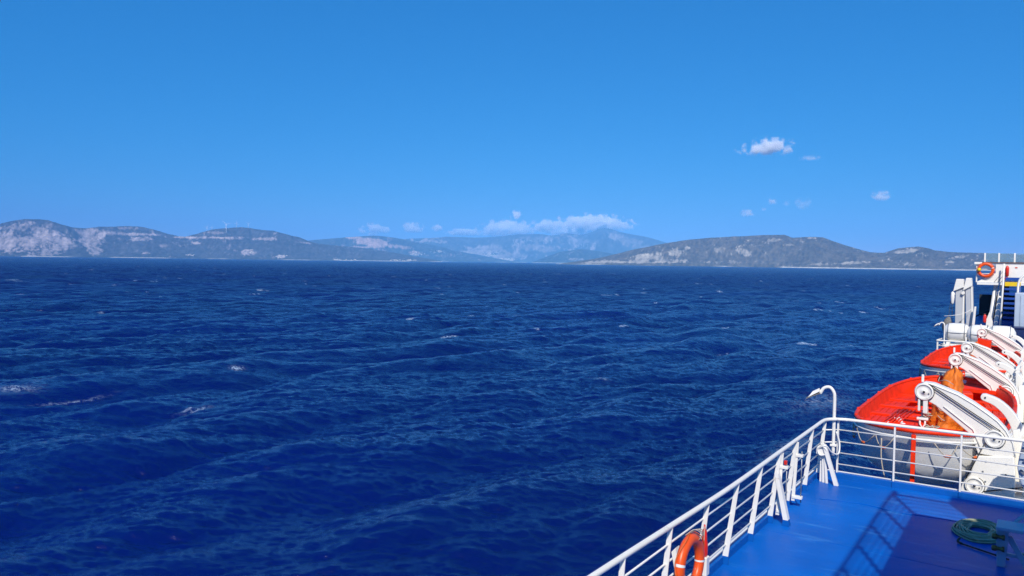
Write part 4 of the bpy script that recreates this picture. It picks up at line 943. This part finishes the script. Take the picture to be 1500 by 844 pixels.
# ---- forward superstructure wing
WY = 45.6
mb = MB(); mb.box((3.0, 57, 3.40), (11.6, 23, .12)); struct(mb, 'upper_deck_slab', WHITE2)  # slab carried farther forward to keep the wall beneath in shade
t = empty('wing_bulwark', (-2.8, WY, 3.45)); tag(t, 'white bulwark of the forward upper deck with glass windbreak on top', 'bulwark')
part(MB().prism([(-2.86, 3.47), (6, 3.47), (6, 4.40), (-2.02, 4.40), (-2.02, 3.92), (-2.16, 3.84)], WY-.04, WY+.04), 'panel', WHITE, t)
part(MB().box((1.6, WY, 4.45), (9.1, .16, .07)), 'cap_rail', BROWN, t)
part(MB().box((-2.78, WY, 4.42), (.34, .24, .12)), 'corner_cap', WHITE, t, bevel=.02)
part(MB().box((-2.83, WY, 3.93), (.06, .06, .95)), 'corner_post', WHITE, t)
for z in (3.68, 3.90, 4.12, 4.34): part(MB().tube([(-2.83, WY, z), (-2.0, WY, z)], .02, 6), 'rail_bar', WHITE, t)
xs = [-2.50, -1.90, -1.24, -.6, .1]
for i, x in enumerate(xs):
    part(MB().box((x, WY, 4.71), (.075, .06, .46)), 'windbreak_post', WHITE, t, bevel=.008)
    if i < len(xs)-1: part(MB().box(((x+xs[i+1])/2, WY, 4.72), (xs[i+1]-x-.085, .012, .42)), 'glass_pane', GLASS, t)
part(MB().box((-2.05, WY-.05, 4.23), (.08, .02, .06)), 'sign_plate', STEEL, t)
part(MB().box((-1.16, WY-.05, 4.22), (.10, .02, .06)), 'sign_plate', LRED, t)
for k in range(3): part(MB().tube([(-2.08+.14*k, WY-.07, 3.46), (-1.66+.10*k, WY-.07, 4.12-.1*k)], .012, 5), 'slanted_bar', GREY, t)  # thin grey bars slanting across the bulwark panel
lb = lifebuoy((-2.44, WY-.14, 4.08), (0, 0, R(90)), 'orange lifebuoy racked at the left corner of the far upper deck bulwark')
tag(MB().lathe([(.001, -.05), (.07, -.04), (.09, .02), (.07, .12), (.001, .14)], (-2.72, WY-.25, 4.1), 'Y', 14).build('buoy_light', YEL), 'yellow self igniting light beside the far lifebuoy', 'buoy light')
t = empty('fire_station', (-1.55, WY, 3.8)); tag(t, 'tall red extinguisher hung on the white bulwark above the blue stairs', 'extinguisher')
part(MB().lathe([(.001, 3.78), (.075, 3.80), (.08, 4.2), (.05, 4.28), (.02, 4.32)], (-1.53, WY-.14, 0), 'Z', 12), 'cylinder', REDP, t)
part(MB().box((-1.55, WY-.14, 3.68), (.14, .08, .12)), 'bracket', REDP, t, bevel=.01)
# stairs, coming down towards the camera
t = empty('deck_stairs', (-1.35, 44.0, 0)); tag(t, 'steep blue steel stairs with a yellow top step under the upper deck', 'stairs')
part(MB().box((-1.28, 45.35, 3.40), (.66, .22, .20)), 'top_step', YEL, t, bevel=.01)
part(MB().box((-1.26, 45.42, 3.64), (.66, .06, .18)), 'kick_plate', STAIRB, t)
for k in range(9):
    part(MB().box((-1.30, 45.15-.10*k, 3.16-.23*k), (.62, .22, .10)), 'tread', STAIRB, t, bevel=.006)
part(MB().tube([(-1.66, 45.2, 4.4), (-1.67, 45.1, 3.4), (-1.70, 44.2, 1.1)], .045, 8), 'stringer', WHITE, t)
part(MB().prism([(45.3, 3.4), (45.5, 3.4), (44.4, 1.1), (44.2, 1.1)], -.98, -.94, 'X'), 'stringer', STAIRB, t)
# trunk and bin on the right
t = empty('vent_trunk', (-.7, 43.2, 0)); tag(t, 'ventilation trunk right of the stairs, shade on white painted as pale blue grey', 'vent trunk')
part(MB().box((-.60, 43.2, 1.45), (1.0, 1.2, 3.2)), 'casing', TRUNK, t, bevel=.03)
part(MB().box((-.85, 42.58, 1.5), (.05, .03, 2.9)), 'corner_seam', TRUNK, t)
part(MB().tube(bez([(-1.0, 42.8, 3.0), (-.98, 42.8, 3.5), (-.85, 42.8, 3.8), (-.6, 42.8, 3.9)], 5), .05, 8), 'bent_pipe', WHITE, t)
t = empty('blue_locker', (-.75, 41.6, .2)); tag(t, 'dark blue plastic locker in front of the ventilation trunk', 'locker')
part(MB().box((-.62, 41.9, 1.0), (.86, .7, .95)), 'body', DBLUE, t, bevel=.03)
part(MB().box((-.62, 41.88, 1.50), (.92, .76, .07)), 'lid', DBLUE, t, bevel=.02)
# recess beyond: the wall's near-black colour stands for shade
tag(MB().box((1.2, 58, 1.8), (9.2, .3, 1.35)).build('deckhouse_wall', DARK), 'deckhouse wall under the upper deck with its shade painted near black', 'wall')
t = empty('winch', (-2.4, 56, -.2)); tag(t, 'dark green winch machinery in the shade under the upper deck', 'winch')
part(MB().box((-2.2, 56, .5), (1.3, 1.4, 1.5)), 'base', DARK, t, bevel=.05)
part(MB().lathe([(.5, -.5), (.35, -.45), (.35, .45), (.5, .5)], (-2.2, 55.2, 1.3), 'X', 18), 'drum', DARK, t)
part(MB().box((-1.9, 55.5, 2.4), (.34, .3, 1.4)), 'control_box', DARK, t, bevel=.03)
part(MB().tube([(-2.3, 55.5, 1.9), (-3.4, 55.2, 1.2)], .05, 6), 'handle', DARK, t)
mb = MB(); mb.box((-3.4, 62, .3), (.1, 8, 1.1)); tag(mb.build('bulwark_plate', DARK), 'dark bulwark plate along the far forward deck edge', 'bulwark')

# ---- house above and to the right that shades the deck
UH = 5.5; cx, cy = .81, 9.62
mb = MB(); mb.box((cx+4, cy-10, UH-.15), (8, 20, .3)); struct(mb, 'bridge_deck', WHITE2)
mb = MB(); mb.box((5.4, -2, 2.6), (6.6, 22, 5.4)); struct(mb, 'deckhouse', WHITE2)
mb = MB(); mb.box((.4, -6.0, 2.54), (3.4, 12.8, .12)); struct(mb, 'lookout_deck', WHITE2)
t = empty('bridge_railing', (cx, cy, UH)); tag(t, 'white railing round the overhanging bridge deck above and right of the frame', 'railing')
part(MB().tube(bez([(cx+.04, -5, UH+1.1), (cx+.04, 4, UH+1.1), (cx+.04, cy-.25, UH+1.1), (cx+.12, cy-.1, UH+1.1), (cx+.3, cy-.04, UH+1.1), (cx+3, cy-.04, UH+1.1), (cx+7, cy-.04, UH+1.1)], 6), .035, 10), 'handrail', WHITE, t)
for z in (.22, .44, .66, .88):
    part(MB().tube([(cx+.04, -5, UH+z), (cx+.04, cy-.2, UH+z), (cx+.2, cy-.04, UH+z), (cx+7, cy-.04, UH+z)], .016, 6), 'rail_bar', WHITE, t)
for y in (cy-.06, 8.5, 7.4, 6.3, 5.2, 4.1, 3.0, 1.9, .8): part(MB().box((cx+.04, y, UH+.55), (.05, .05, 1.1)), 'post', WHITE, t)
for x in (1.6, 2.6, 3.7, 4.8, 5.9): part(MB().box((cx+x, cy-.04, UH+.55), (.05, .05, 1.1)), 'post', WHITE, t)
tag(MB().box((2.9, cy+.35, UH+.2), (2.4, .5, 1.5)).build('shade_box', WHITE2, bevel=.03), 'unseen white box added before the bridge deck railing to shade the deck', 'locker')  # unseen box added so its shadow darkens the front of the deck
# railing shadow support: pillars under the bridge deck
for y in (-6.0, 8.8): tag(MB().tube([(1.0, y, DZ), (1.0, y, UH-.3)], .07, 10).build('deck_pillar', WHITE), 'white pipe pillar under the %s of the bridge deck overhang' % ('front' if y > 5 else 'middle'), 'pillar')
